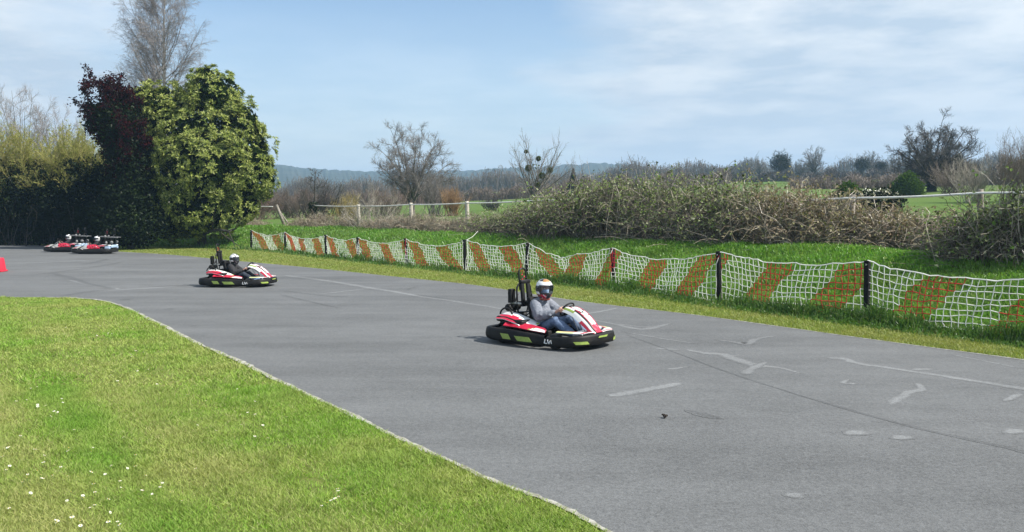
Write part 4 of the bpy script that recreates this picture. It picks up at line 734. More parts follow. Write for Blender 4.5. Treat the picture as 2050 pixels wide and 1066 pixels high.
def build_marker():
    b = G(-14, 545); root = empty('track_marker', (b.x, b.y, .008), R(8)); tag(root, 'red plastic tapered track block at the left edge of the photo on the tarmac', 'track marker')
    mb = MB(); mb.box((0, 0, .255), (.74, .50, .49), bev=.03, taper=.84); mb.box((0, 0, .03), (.80, .56, .05), bev=.012); mb.build('block_body', MATS['plastic_red'], root)
    mb = MB(); mb.box((0, 0, .505), (.16, .12, .025), bev=.01); mb.build('fill_cap', MATS['plastic_red'], root)
def build_daisies():
    rng = np.random.default_rng(17); mb = MB(); n = 11
    mb.tube([(0, 0, -.01), (.003, 0, .03), (.002, 0, .052)], .0014, 4, 2)
    for j in range(n):
        a = 2*math.pi*j/n; c, s = math.cos(a), math.sin(a); w = .22
        V = [(.003*c, .003*s, .053), (.011*math.cos(a-w), .011*math.sin(a-w), .055), (.0155*c, .0155*s, .0545), (.011*math.cos(a+w), .011*math.sin(a+w), .055)]; mb.add(V, [(0, 1, 2, 3)], 0, False)
    mb.ball((.002, 0, .0555), (.0052, .0052, .003), 8, 1)
    me = mb.mesh('daisy', [MATS['petal_white'], MATS['daisy_yellow'], MATS['stem_green']])
    pts = [(145, 1050), (162, 1056), (160, 1066), (218, 1057), (108, 1057), (120, 1060), (18, 943), (78, 965), (55, 963), (57, 996), (72, 1008), (135, 1013), (140, 1000), (170, 1010), (190, 998), (213, 1014), (235, 1058), (247, 1064), (180, 1028), (210, 1035)]
    px = list(pts)
    for (cx, cy, sx, sy, n) in ((90, 960, 90, 60, 46), (185, 668, 35, 14, 16), (272, 716, 14, 5, 6), (420, 815, 60, 22, 9), (60, 830, 40, 25, 9), (310, 950, 70, 30, 14), (680, 1015, 35, 14, 8), (540, 880, 120, 60, 12), (60, 800, 50, 30, 5), (330, 780, 120, 60, 8)):
        for _ in range(n): px.append((cx+rng.normal()*sx, cy+rng.normal()*sy))
    k = 0
    for x, y in px:
        if y < 612 or y > 1085 or x < -40: continue
        g = G(x, y); 
        if not inside_lawn(np.array([g.x]), np.array([g.y]))[0] or sdist(np.array([g.x]), np.array([g.y]), LE[::-1])[0] > -.12: continue
        o = link('daisy', me, None, (g.x, g.y, .004)); s = rng.uniform(.6, 1.05)*(1.3 if k < 5 else 1)*(1+.02*max(0, g.y-6)); o.scale = (s, s, rng.uniform(.75, 1.05)); o.rotation_euler = (rng.normal()*.25, rng.normal()*.25, rng.uniform(0, 6)); k += 1
        tag(o, 'small white daisy with a yellow centre open in the mown lawn beside the track', 'daisy', 'daisies in the lawn')
    g = G(1331, 839); rg = np.random.default_rng(2); mb = MB()
    for _ in range(7): q = rg.normal(size=3)*[.02, .02, .008]; mb.ball((q[0], q[1], .02+abs(q[2])), rg.uniform(.008, .02, 3), 8)
    tag(mb.build('mud_clod', MATS['soil'], None, (g.x, g.y, .008)), 'small dark clod of mud lying alone on the tarmac in front of the nearest kart', 'clod')

# ------------------------------------------------------------------ karts
def ring_outline(side_only=False):
    h = [(-1.0, 0), (-1.0, .40), (-.96, .57), (-.86, .66), (-.68, .70), (-.30, .715), (.05, .71), (.28, .675), (.40, .645), (.55, .64), (.72, .62), (.88, .55), (.99, .42), (1.05, .22), (1.065, 0)]
    return np.array(h)
def kart(loc, rz, label, kind='single', group='karts on the track'):
    root = empty('go_kart', loc, rz); tag(root, label, 'go-kart', group)
    K = MATS; BL = K['kart_black']
    h = ring_outline(); full = np.vstack([h, (h*[1, -1])[::-1][1:-1]]); half = catmull(h, 6)
    def wall(pts, zb, zt, closed):
        """rounded bumper wall swept along an outline"""
        pts = np.array(pts); t = np.gradient(pts, axis=0); t /= np.linalg.norm(t, axis=1)[:, None]; nn = np.stack([-t[:, 1], t[:, 0]], 1)
        cen = pts.mean(0)*[1, 0]; sg = np.sign(((pts-cen)*nn).sum(1)); sg = np.where(sg == 0, 1, sg); nn = nn*np.sign(sg.sum() or 1)
        zb = np.broadcast_to(zb, (len(pts),)); zt = np.broadcast_to(zt, (len(pts),)); w = .085
        prof = [(-w, .12), (-w, .9), (-w*.75, .985), (-.03, 1.0), (-.008, .95), (0, .80), (.012, .5), (.010, .22), (-.012, .03), (-.05, 0.)]
        G_ = np.zeros((len(pts), len(prof)+1, 3))
        for j, (o, f) in enumerate(prof+prof[:1]): G_[:, j, :2] = pts+nn*o; G_[:, j, 2] = zb+(zt-zb)*f
        return G_
    kx = half[:, 0]
    rear = half[kx < .395]; front = half[kx > .405]
    rr = np.vstack([(rear*[1, -1])[::-1], rear[1:]]); ff = np.vstack([front, (front*[1, -1])[::-1][1:]])
    def ztop(p): return np.interp(p[:, 0], [-1, -.8, -.3, .2, .48, .78, 1.05], [.255, .262, .268, .24, .205, .232, .258])
    def zbot(p): return np.interp(p[:, 0], [-1, -.7, .3, .5, .9, 1.06], [.07, .045, .04, .045, .06, .085])
    mb = MB(); mb.grid(wall(rr, zbot(rr), ztop(rr), 0)); rb = mb.build('side_bumper', BL if kind == 'single' else K['kart_black'], root)
    mb = MB(); mb.grid(wall(ff, zbot(ff), ztop(ff), 0)); fb = mb.build('front_bumper', BL, root)
    # yellow-green reflectors on the bumpers
    def sticker(par, x0, x1, z0, z1, sgn, arc, skew=.03, name='reflector'):
        q = half[(kx >= min(x0, x1)-.0) & (kx <= max(x0, x1)+.0)] if not arc else None
        s = np.linspace(0, 1, 7); 
        if arc: hq = half[kx > .45][::-1]; a = np.array([np.interp(np.abs(x0+(x1-x0)*s), hq[:, 1], hq[:, 0]), (x0+(x1-x0)*s)]).T
        else: a = np.array([x0+(x1-x0)*s, np.interp(x0+(x1-x0)*s, half[:, 0], half[:, 1])]).T
        t = np.gradient(a, axis=0); t /= np.linalg.norm(t, axis=1)[:, None]; nn = np.stack([-t[:, 1], t[:, 0]], 1); nn *= np.sign((nn*(a-[0, 0])).sum(1))[:, None]
        Gd = np.zeros((7, 4, 3))
        for j in range(4): f = j/3; aa = a+nn*.017+t*skew*(f-.5)*2; Gd[:, j, :2] = aa*[1, sgn]; Gd[:, j, 2] = z0+(z1-z0)*f
        mb = MB(); mb.grid(Gd, thick=-.004); mb.build(name, K['reflector'], par)
    if kind == 'single':
        for sg in (1, -1):
            sticker(rb, -.47, -.29, .105, .19, sg, False, -.03); sticker(rb, -.15, .15, .10, .175, sg, False, -.035)
            sticker(fb, .33, .53, .115, .160, sg, True, .02)
        Gd = []; 
        sticker(fb, -.11, .11, .20, .228, 1, True, .015)
        # pale maker's mark on the bumper beside the front wheel
        for sg in (1, -1):
            mb = MB()
            for (x, z, dx, dz, a) in ((.405, .135, .016, .07, .25), (.43, .105, .05, .014, 0), (.47, .14, .014, .06, -.3), (.50, .125, .014, .055, .35), (.49, .118, .03, .012, 0), (.535, .135, .012, .06, -.3)):
                y = np.interp(x, half[:, 0], half[:, 1])+.014; mb.box((x, y*sg, z), (dx, .006, dz), (a, 'Y'))
            mb.build('logo_mark', K['kart_white'], fb)
    # floor pan, tubes, axle
    mb = MB(); mb.prism([(-.85, -.34), (.80, -.30), (.93, 0), (.80, .30), (-.85, .34)], .055, .066); mb.build('floor_tray', K['metal_dark'], root)
    mb = MB()
    for s in (1, -1): mb.tube([(-.9, .30*s, .095), (.1, .31*s, .095), (.5, .26*s, .095), (.85, .24*s, .10), (.98, .1*s, .11)], .016, 8)
    mb.tube([(-.56, -.60, .145), (-.56, .60, .145)], .02, 10); mb.tube([(.52, -.46, .13), (.52, .46, .13)], .014, 8)
    for s in (1, -1):
        mb.tube([(-.45, .30*s, .1), (-.45, .63*s, .15)], .012, 6); mb.tube([(.2, .30*s, .1), (.22, .61*s, .14)], .012, 6); mb.tube([(.84, .22*s, .11), (.9, .40*s, .16)], .012, 6)
    mb.build('chassis', K['metal_dark'], root)
    def wheel(x, y, r, w, steer=0):
        e = MB(); e.lathe([(r*.56, -w*.5), (r*.78, -w*.52), (r*.93, -w*.46), (r*.985, -w*.36), (r, -w*.2), (r, w*.2), (r*.985, w*.36), (r*.93, w*.46), (r*.78, w*.52), (r*.56, w*.5)], (0, 0, 0), 'Y', 26)
        o = e.build('wheel', K['tyre'], root, (x, y, r+.002)); o.rotation_euler.z = steer
        e = MB(); e.lathe([(.001, -w*.30), (.028, -w*.32), (.034, -w*.2), (r*.5, -w*.28), (r*.57, -w*.50), (r*.57, w*.50), (r*.5, w*.28), (.034, w*.2), (.028, w*.32), (.001, w*.30)], (0, 0, 0), 'Y', 22)
        for a in range(5): c, s = math.cos(a*1.257)*r*.36, math.sin(a*1.257)*r*.36; e.ball((c, w*.27*(1 if y > 0 else -1), s), .009, 6)
        e.build('rim', K['metal_light'], o)
    for s in (1, -1): wheel(-.56, .535*s, .142, .19); wheel(.52, .515*s, .128, .125, -.10)
    # side decks: red with a white tip, above the side bumper
    for s in (1, -1):
        n, m = 22, 9; Gd = np.zeros((n, m, 3)); xs = np.linspace(-.50, .36, n)
        yo = np.interp(xs, half[:, 0], half[:, 1])-.055; yi = np.interp(xs, [-.5, -.42, .0, .3, .36], [.60, .47, .44, .50, .56])
        for j in range(m): f = j/(m-1); Gd[:, j, 0] = xs; Gd[:, j, 1] = (yi+(yo-yi)*f)*s; Gd[:, j, 2] = np.interp(xs, [-.5, -.2, .36], [.305, .30, .255])+.045*(1-f)**1.5+.006*math.sin(f*3.14)
        mb = MB(); mb.grid(Gd, lambda a, b: 1 if (xs[a] > .02+.12*(1-b/8) and b > 2) else (2 if xs[a] > .0+.12*(1-b/8) and b > 2 else 0), .012); mb.build('side_deck', [K['kart_red'], K['kart_white'], K['reflector']], root)
        mb = MB(); mb.box((-.05, .40*s, .20), (.72, .10, .14), bev=.02); mb.build('side_pod', BL, root)
    # engine cover / tank beside the seat, white with a red sweep
    for s in (1, -1):
        n, m = 20, 10; Gd = np.zeros((n, m, 3)); xs = np.linspace(-.72, -.02, n)
        for j in range(m): f = j/(m-1); Gd[:, j, 0] = xs; Gd[:, j, 1] = (.27+np.interp(xs, [-.72, -.35, -.02], [.33, .30, .15])*f)*s; Gd[:, j, 2] = np.interp(xs, [-.72, -.55, -.3, -.02], [.47, .475, .42, .335])-.075*f**2.2-.0*f
        mb = MB(); mb.grid(Gd, lambda a, b: 0 if (b > 7 and a < 15) else (2 if b > 6 and a < 16 else (0 if (5 <= b <= 6 and a < 14) or (b == 4 and 5 < a < 10) else (3 if a > 17 and b < 4 else 1))), .014); ec = mb.build('engine_cover', [K['kart_red'], K['kart_white'], BL, K['reflector']], root)
        mb = MB(); mb.box((-.43, .42*s, .32), (.50, .26, .17), bev=.03); mb.box((-.70, .44*s, .40), (.10, .24, .09), bev=.025); mb.build('engine_block', BL, root)
        if s < 0:
            mb = MB()
            for (x, y, dx, a) in ((-.20, -.42, .05, .6), (-.18, -.45, .05, -.6), (-.235, -.44, .03, 1.4)): mb.box((x, y, np.interp(x, [-.3, -.02], [.42, .335])-.075*((-y-.27)/.2)**2.2*.6+.012), (dx, .012, .004), (a, 'Z'))
            mb.build('number_mark', BL, ec)
        mb = MB(); a = np.linspace(.15, 2.6, 12); Gd = np.zeros((12, 4, 3))
        for j in range(4): Gd[:, j, 0] = -.56+.175*np.cos(a); Gd[:, j, 2] = .145+.175*np.sin(a)+.03; Gd[:, j, 1] = (.43+.055*j)*s
        mb.grid(Gd, thick=.008); mb.build('mudguard', BL, root)
        mb = MB(); mb.tube([(-.18, .60*s, .325), (-.28, .615*s, .36), (-.36, .60*s, .37)], .011, 6); mb.build('bracket', K['metal_light'], root)
    # engine, exhaust, rear
    mb = MB(); mb.box((-.74, .06, .27), (.22, .34, .22), bev=.02)
    for i in range(7): mb.box((-.86, .06, .20+.03*i), (.05, .30, .012))
    mb.box((-.72, .02, .42), (.17, .22, .10), bev=.03); mb.build('engine', K['metal_dark'], root)
    mb = MB(); mb.lathe([(.001, -.15), (.055, -.15), (.065, -.13), (.065, .13), (.055, .15), (.001, .15)], (-.74, -.14, .56), 'Y', 16); mb.tube([(-.74, -.10, .50), (-.76, -.02, .42), (-.75, .04, .38)], .02, 8); mb.build('exhaust', BL, root)
    mb = MB(); mb.tube([(-.55, -.27, .46), (-.72, -.26, .60), (-.60, -.26, .50)], .012, 6); a = np.linspace(.1, 3.0, 12); mb.tube(np.stack([-.66+.14*np.cos(a), np.full(12, -.40), .44+.13*np.sin(a)], 1), .016, 6); mb.build('rear_guard', BL, root)
    # seat
    n, m = 18, 13; prof = catmull([(.20, .24), (.10, .17), (-.08, .13), (-.24, .145), (-.33, .24), (-.40, .42), (-.46, .60), (-.50, .74)], 4); n = len(prof); Gd = np.zeros((n, m, 3))
    for i, (x, z) in enumerate(prof):
        f = i/(n-1); w = np.interp(f, [0, .3, .6, 1], [.20, .22, .23, .16])
        for j in range(m): v = (j/(m-1))*2-1; lift = abs(v)**3; Gd[i, j] = (x+lift*.13*sm(.35, .8, f)*1.0, v*w, z+lift*.13*(1-sm(.4, .8, f)))
    mb = MB(); mb.grid(Gd, thick=.016); mb.build('seat', K['seat_black'], root)
    # roll hoop with its upper loop, backrest pad and boxes
    mb = MB()
    def hoop(w0, w1, z0, z1, x0, x1, r):
        a = np.linspace(0, math.pi, 11); top = [(x1, w1*math.cos(q), z1-w1*.8+w1*.8*math.sin(q)) for q in a]; mb.tube([(x0, w0, z0)]+top+[(x0, -w0, z0)], r, 8)
    hoop(.24, .18, .12, 1.00, -.50, -.62, .017); mb.tube([(-.58, -.20, .66), (-.58, .20, .66)], .015, 8); mb.tube([(-.55, -.22, .48), (-.55, .22, .48)], .013, 8)
    for s in (1, -1): mb.tube([(-.60, .17*s, .80), (-.82, .24*s, .20)], .014, 8)
    mb.tube([(-.53, .21, .5), (-.53, -.05, .42), (-.53, -.21, .46)], .012, 6); mb.build('roll_hoop', K['frame_black'], root)
    mb = MB(); hoop(.095, .09, .86, 1.225, -.615, -.655, .016); mb.tube([(-.63, -.085, 1.06), (-.63, .085, 1.06)], .008, 6)
    uh = mb.build('upper_hoop', K['frame_black'], root)
    for y, z in ((-.03, 1.12), (.03, 1.08), (-.025, 1.04)): mb = MB(); mb.box((0, 0, 0), (.014, .026, .022), bev=.003); mb.build('red_lamp', K['plastic_red'], uh, (-.632, y, z))
    mb = MB(); mb.box((-.575, -.075, .80), (.05, .075, .42), (R(-6), 'Y'), bev=.018); mb.box((-.575, .075, .80), (.05, .075, .42), (R(-6), 'Y'), bev=.018); mb.box((-.590, 0, 1.00), (.055, .25, .07), bev=.022); mb.box((-.56, 0, .62), (.05, .25, .09), bev=.02); mb.build('backrest_pad', K['seat_black'], root)
    mb = MB(); mb.box((-.72, -.20, .76), (.075, .11, .24), bev=.01); mb.box((-.73, -.20, .80), (.085, .08, .05), bev=.006); mb.build('battery_box', BL, root)
    mb = MB(); mb.box((-.62, -.20, .64), (.24, .02, .03), bev=.005); mb.build('bar_clamp', K['metal_light'], root)
    if kind == 'single':
        # steering fairing: a long panel from the nose up to the wheel
        pr = catmull([(1.0, .262), (.93, .33), (.85, .42), (.75, .50), (.63, .575), (.50, .62), (.38, .635)], 5); n = len(pr); m = 15; Gd = np.zeros((n, m, 3))
        for i, (x, z) in enumerate(pr):
            f = i/(n-1); w = np.interp(f, [0, .12, .5, .8, 1], [.12, .125, .155, .165, .15])
            for j in range(m): v = j/(m-1)*2-1; e = max(0, abs(v)-.62)/.38; Gd[i, j] = (x-.012*e-.05*e*e*(f > .05), v*w*(1-.02*e), z-.075*e**1.3*(.35+.65*sm(0, .4, f)))
        def fm(a, b):
            f = a/(n-2); v = abs(b-6.5)/6.5
            if v > .92: return 1 if f > .45 else 0
            if v > .8: return 2 if f > .72 else 1
            if v > .68: return 3 if f < .75 else 1
            if v > .52: return 0
            if f < .27: return 0 if (f < .10 or (b+a) % 7 > 1) else 4
            return 1
        mb = MB(); mb.grid(Gd, fm, .012); fa = mb.build('steering_fairing', [K['kart_red'], K['kart_white'], K['reflector'], BL, K['kart_pink']], root)
        def onp(f, v, d=.009):
            q = f*(n-1); i = min(int(q), n-2); p = pr[i]*(1-(q-i))+pr[i+1]*(q-i); t = pr[i+1]-pr[i]; t /= np.linalg.norm(t); return np.array((p[0]+t[1]*d, v*np.interp(f, [0, .5, 1], [.12, .155, .15]), p[1]-t[0]*d))
        mb = MB()                        # black start number
        def stroke(L, w=.011): mb.tube([onp(*q) for q in L], w, 5)
        stroke([(.95, .38), (.66, .38)], .017); stroke([(.62, .05), (.62, -.40), (.92, -.40), (.92, .05), (.62, .05)], .016); stroke([(.52, .5), (.55, -.5)], .009); stroke([(.97, .6), (.98, -.6)], .012); mb.build('race_number', BL, fa)
        for L in ([(.92, .05, .2), (.88, .05, .36)], [(.92, -.05, .2), (.88, -.05, .36)], [(.42, 0, .48), (.46, 0, .61)]): mb = MB(); mb.tube(L, .012, 6); mb.build('fairing_strut', K['metal_light'], root)
        for s in (1, -1):                # nose decks: red, white and pale green wedges
            mb = MB(); n2, m2 = 10, 7; Gd = np.zeros((n2, m2, 3)); xs = np.linspace(.58, .985, n2); yo = np.interp(xs, half[:, 0], half[:, 1])-.05; yi = np.interp(xs, [.58, .8, .985], [.47, .24, .10])
            for j in range(m2): f = j/(m2-1); Gd[:, j, 0] = xs; Gd[:, j, 1] = (yi+(yo-yi)*f)*s; Gd[:, j, 2] = np.interp(xs, [.58, .985], [.262, .268])+.030*math.sin(f*2.6)*np.interp(xs, [.58, .8, 1], [1, .8, .4])
            mb.grid(Gd, lambda a, b: (3 if (a < 6 and b > 3) else (0 if a < 6 and b == 3 else (2 if 5 <= a+b//2 <= 6 else (0 if a > 7 else 1)))), .012); mb.build('nose_deck', [K['kart_red'], K['kart_white'], BL, K['pale_green']], root)
    else:
        for s in (1, -1):
            mb = MB(); n2, m2 = 10, 7; Gd = np.zeros((n2, m2, 3)); xs = np.linspace(.62, 1.0, n2); yo = np.interp(xs, half[:, 0], half[:, 1])-.05
            for j in range(m2): f = j/(m2-1); Gd[:, j, 0] = xs; Gd[:, j, 1] = yo*f*s; Gd[:, j, 2] = .29+.10*(1-f)*np.interp(xs, [.6, .8, 1], [1, .9, .2])
            mb.grid(Gd, lambda a, b: 0 if (a in (3, 4) and b > 1) else 1, .012); mb.build('nose_deck', [K['kart_red'], K['shaded_white']], root)
            # big swept side cover, white in front and red behind
            pr = catmull([(.50, .25), (.36, .36), (.10, .44), (-.15, .46), (-.36, .40), (-.48, .29)], 5); Gd = np.zeros((len(pr), 6, 3))
            for i, (x, z) in enumerate(pr):
                for j in range(6): f = j/5; Gd[i, j] = (x, (.46+.14*math.sin(f*1.57))*s, .26+(z-.25)*math.cos(f*1.5))
            mb = MB(); mb.grid(Gd, lambda a, b: 1 if a < 9 else (2 if (a+2*b) % 5 == 0 else 0), .012); mb.build('side_cover', [K['kart_red'], K['shaded_white'], BL], root)
        # extra rear structure: second hoop, cross bar, canisters, blue and white tank
        mb = MB(); hoop(.24, .18, .2, .98, -.90, -1.02, .018); mb.build('rear_hoop', K['frame_black'], root)
        mb = MB(); hoop(.10, .09, .92, 1.26, -1.02, -1.02, .016); mb.ball((-1.02, 0, 1.26), .035, 8); mb.ball((-.655, 0, 1.24), .035, 8); mb.build('hoop_tip', K['frame_black'], root)
        mb = MB(); mb.box((-.74, -.20, .845), (1.0, .05, .045), (R(-3), 'Y'), bev=.01); mb.box((-.74, .20, .845), (1.0, .05, .045), (R(-3), 'Y'), bev=.01); mb.ball((-.62, -.20, .87), .07, 10); mb.ball((-.62, .20, .87), .07, 10); mb.build('cross_bar', K['grey_paint'], root)
        mb = MB()
        for s in (1, -1): mb.ball((-.72, .34*s, .56), (.06, .07, .08), 12); mb.ball((-.98, .32*s, .58), (.08, .07, .07), 12); mb.ball((-.86, .42*s, .40), (.13, .08, .06), 12)
        mb.build('canister', K['grey_paint'], root)
        mb = MB(); mb.box((-.93, 0, .37), (.16, .8, .14), bev=.03); mb.box((-.84, .50, .31), (.26, .14, .13), bev=.03); mb.box((-.84, -.50, .31), (.26, .14, .13), bev=.03); mb.build('fuel_tank', K['pale_blue'], root)
        mb = MB(); mb.box((-.92, .46, .42), (.12, .12, .07), bev=.03); mb.box((-.92, -.46, .42), (.12, .12, .07), bev=.03); mb.build('tank_cap', K['kart_white'], root)
    # steering wheel
    C = np.array((.34, 0, .59)); nv = nrm(np.array((-.80, 0, .60))); uv = np.array((.60, 0, .80)); a = np.linspace(0, 2*math.pi, 29)[:-1]; mb = MB()
    mb.tube([C+.145*(math.cos(q)*np.array((0, 1, 0))+math.sin(q)*uv*.92) for q in a], .0145, 8, close=True)
    for q in (0.15, math.pi-.15, -math.pi/2): mb.tube([C-nv*.01, C+.14*(math.cos(q)*np.array((0, 1, 0))+math.sin(q)*uv*.92)], .011, 6)
    mb.ball(C-nv*.01, (.045, .045, .045), 10); sw = mb.build('steering_wheel', K['seat_black'], root)
    mb = MB(); mb.tube([C-nv*.02, C-nv*.30, (.72, 0, .14)], .013, 8); mb.tube([(.62, .05, .10), (.40, .05, .48)], .009, 6); mb.build('steering_column', K['metal_light'], root)
    for s in (1, -1): mb = MB(); mb.tube([(.80, .12*s, .08), (.80, .15*s, .20), (.79, .19*s, .23)], .009, 6); mb.box((.79, .17*s, .225), (.014, .07, .05)); mb.build('pedal', K['metal_light'], root)
    return root

# ------------------------------------------------------------------ drivers
PCACHE = {}
def person(loc, rz, label, c, head_yaw, group='drivers in the karts', scale=1., mask=True):
    root = empty('person', loc, rz); root.scale = (scale,)*3; tag(root, label, 'person', group); K = MATS
    hip = np.array((-.20, 0, .245)); chest = np.array((-.245, 0, .50)); sho = np.array((-.225, 0, .655)); neck = np.array((-.20, 0, .735)); headc = np.array((-.155, 0, .905))
    J = {}
    for s in (1, -1):
        J[s] = dict(sh=np.array((-.215, .165*s, .645)), el=np.array((-.02, .265*s, .475)), wr=np.array((.235, .172*s, .548)), hp=np.array((-.18, .095*s, .25)), kn=np.array((.26, .20*s, .405)), an=np.array((.60, .145*s, .20)), toe=np.array((.735, .15*s, .245)))
    if 'body' not in PCACHE:
        mb = MB()
        mb.tube([hip, (hip+chest)/2, chest, sho], [.11, .105, .12, .09], 14); mb.ball(hip, (.12, .14, .10), 14); mb.ball(chest, (.095, .14, .13), 14); mb.ball(sho, (.075, .15, .07), 14)
        limb(mb, [sho, neck, headc-[.005, 0, .05]], [.06, .047, .045])
        mb.ball(headc, (.088, .070, .105), 20); mb.ball(headc+[.035, 0, -.055], (.052, .052, .055), 16); mb.ball(headc+[.088, 0, -.018], (.014, .012, .022), 10); mb.ball(headc+[.078, 0, .018], (.014, .05, .012), 10)
        for s in (1, -1): mb.ball(headc+[-.005, .072*s, -.01], (.022, .010, .032), 10)
        nv = nrm(np.array((-.80, 0, .60))); uv = np.array((.60, 0, .80))
        for s in (1, -1):
            j = J[s]; limb(mb, [j['sh'], (j['sh']+j['el'])/2, j['el'], (j['el']+j['wr'])/2+[0, 0, .004], j['wr']], [.05, .042, .036, .034, .024])
            limb(mb, [j['hp'], (j['hp']+j['kn'])/2, j['kn'], j['kn']*.6+j['an']*.4, j['an']], [.085, .072, .055, .052, .034]); limb(mb, [j['an'], j['toe']], [.036, .028])
            # hand closed on the rim: palm, four fingers round it, thumb on the near side
            rim = np.array((.34, .145*s, .59)); o = np.array((0, 1.*s, 0)); palm = rim+o*.026+nv*.018
            limb(mb, [j['wr'], palm-uv*.006], [.024, .026]); mb.ball(palm, (.026, .018, .036), 12)
            for q in range(4):
                b = rim+uv*(-.030+.020*q); ln = (2.9, 3.5, 3.4, 2.7)[q]; aa = np.linspace(-.35, ln, 7); rr = .0235
                limb(mb, [b+rr*(np.cos(t)*o-np.sin(t)*nv) for t in aa], np.linspace(.0088, .0068, 7), sides=8)
            limb(mb, [palm+uv*.022, rim+nv*.028+uv*.042, rim+nv*.026-o*.012+uv*.050], [.011, .0095, .0075], sides=8)
        PCACHE['body'] = fuse(mb, 'body', K['skin'], .0058, 3)
        mb = MB()                        # loose hooded top
        mb.tube([hip+[0, 0, .02], (hip+chest)/2+[.02, 0, 0], chest, sho], [.165, .165, .165, .13], 16); mb.ball(hip+[.02, 0, .04], (.155, .165, .09), 16); mb.ball(chest+[.03, 0, -.02], (.15, .20, .18), 16); mb.ball(sho, (.105, .19, .085), 16); mb.ball(sho+[-.08, 0, .025], (.09, .12, .06), 14); mb.ball(neck, (.085, .09, .045), 14)
        for s in (1, -1):
            j = J[s]; v = nrm(j['wr']-j['el']); limb(mb, [j['sh'], j['sh']*.5+j['el']*.5+[.0, .012*s, -.006], j['el']+[-.015, .008*s, -.012], j['el']*.55+j['wr']*.45+[0, 0, -.010], j['wr']-v*.055, j['wr']-v*.03], [.094, .096, .092, .078, .054, .040])
        rg = np.random.default_rng(12)
        for _ in range(46):              # folds
            s = rg.choice((1, -1)); j = J[s]; f = rg.uniform(0, 1); p = j['sh']*(1-f)+j['el']*f if rg.uniform() < .5 else j['el']*(1-f)+j['wr']*f*.85+j['el']*f*.15
            d = rdir(rg, 1)[0]*.074; mb.ball(p+d, (.030, .030, .022), 8)
        PCACHE['top'] = fuse(mb, 'hooded_top', K['hoodie'], .010, 5)
        mb = MB()
        mb.ball(hip+[.0, 0, .0], (.14, .16, .105), 14)
        for s in (1, -1): j = J[s]; limb(mb, [j['hp'], (j['hp']+j['kn'])/2+[0, 0, -.008], j['kn'], j['kn']*.62+j['an']*.38, j['kn']*.25+j['an']*.75, j['an']*.93+j['kn']*.07], [.108, .098, .082, .076, .066, .058])
        for _ in range(40):
            s = rg.choice((1, -1)); j = J[s]; f = rg.uniform(.1, .9); p = j['hp']*(1-f)+j['kn']*f if rg.uniform() < .5 else j['kn']*(1-f)+j['an']*f; mb.ball(p+rdir(rg, 1)[0]*.062, (.022, .03, .018), 8)
        PCACHE['trousers'] = fuse(mb, 'trousers', K['denim'], .010, 4)
        mb = MB(); j = dict(an=np.zeros(3), toe=np.array((.135, .005, .045))); limb(mb, [(-.02, 0, -.02), (.05, 0, .0), (.135, .003, .035), (.165, .004, .062)], [.046, .045, .042, .030]); mb.ball((-.03, 0, -.035), (.038, .036, .030), 10); mb.tube([(-.045, 0, -.055), (.05, 0, -.042), (.165, .004, .02)], [.03, .033, .028], 8)
        PCACHE['shoe'] = fuse(mb, 'shoe', K['shoe_grey'], .007, 3)
    def part(nm, key, mat): me = PCACHE[key].copy(); me.name = nm; me.materials.clear(); me.materials.append(MATS[mat]); return link(nm, me, root)
    part('body', 'body', 'skin'); part('hooded_top', 'top', c['top']); part('trousers', 'trousers', c['trousers'])
    for s in (1, -1): o = part('shoe', 'shoe', c['shoe']); o.location = J[s]['an']+np.array((.02, 0, .02))
    # helmet: shell with an eye port, trim, graphics; head turned on the neck
    hp = empty_none = None
    cx = headc+[0, 0, .005]; nu, nvv = 34, 48; rx, ry, rz_ = .166, .146, .163
    cy, sy = math.cos(head_yaw), math.sin(head_yaw)
    def H(el, az, k=1.):                  # elevation, azimuth (0 = ahead)
        x = rx*math.cos(el)*math.cos(az); y = ry*math.cos(el)*math.sin(az); z = rz_*math.sin(el)
        if z < 0: x *= 1+.30*max(0, math.cos(az))**2*min(1, -z/.10); z *= 1.3; y *= 1-.10*(-z/.148)
        x, y, z = x*k, y*k, z*k; return (cx[0]+x*cy-y*sy, cx[1]+x*sy+y*cy, cx[2]+z)
    els = np.linspace(-1.02, math.pi/2, nu); azs = np.linspace(-math.pi, math.pi, nvv+1); e0, e1, az1 = R(-19), R(20), R(66)
    def port(e, a): return e0 < e < e1 and abs(a) < az1
    mb = MB(); V = [H(e, a) for e in els for a in azs]; Fc = []; mm = []; q = c['helmet']
    for i in range(nu-1):
        for j in range(nvv):
            e, a = (els[i]+els[i+1])/2, (azs[j]+azs[j+1])/2
            if port(e, a): continue
            ed = math.degrees(e); ad = abs(math.degrees(a)); w = nvv+1
            if 46 < ed < 76 and ad < 44 and q.get('cap'): m = q['cap'][(j//2+i) % 2]
            elif q['style'] == 'striped' and ed > 14: yy = math.cos(e)*math.sin(a); m = 1 if (abs(yy) < .20 and (ad < 90 or ed > 60) and ed > 34) or (.46 < abs(yy) < .60) else 0
            elif ed > 48 and ad < 95: m = 1
            elif ed > 20: m = 0
            elif ed > -14: m = 1 if ad < 125 else (0 if (int(ed) % 3) else 1)
            elif ed > -26: m = 0 if ad > 66 else 1
            elif ad < 20: m = 1
            elif ad < 62: m = q['chin'] if (j+i) % 6 else 0
            else: m = 1 if ed < -40 else q['side']
            Fc.append((i*w+j, i*w+j+1, (i+1)*w+j+1, (i+1)*w+j)); mm.append(m)
    mb.add(V, Fc, mm); he = mb.build('helmet', [K['helmet_white'], K['helmet_black'], K['kart_red'], K['reflector'], K['helmet_rust']], root)
    sd = he.modifiers.new('shell', 'SOLIDIFY'); sd.thickness = .012; sd.offset = -1
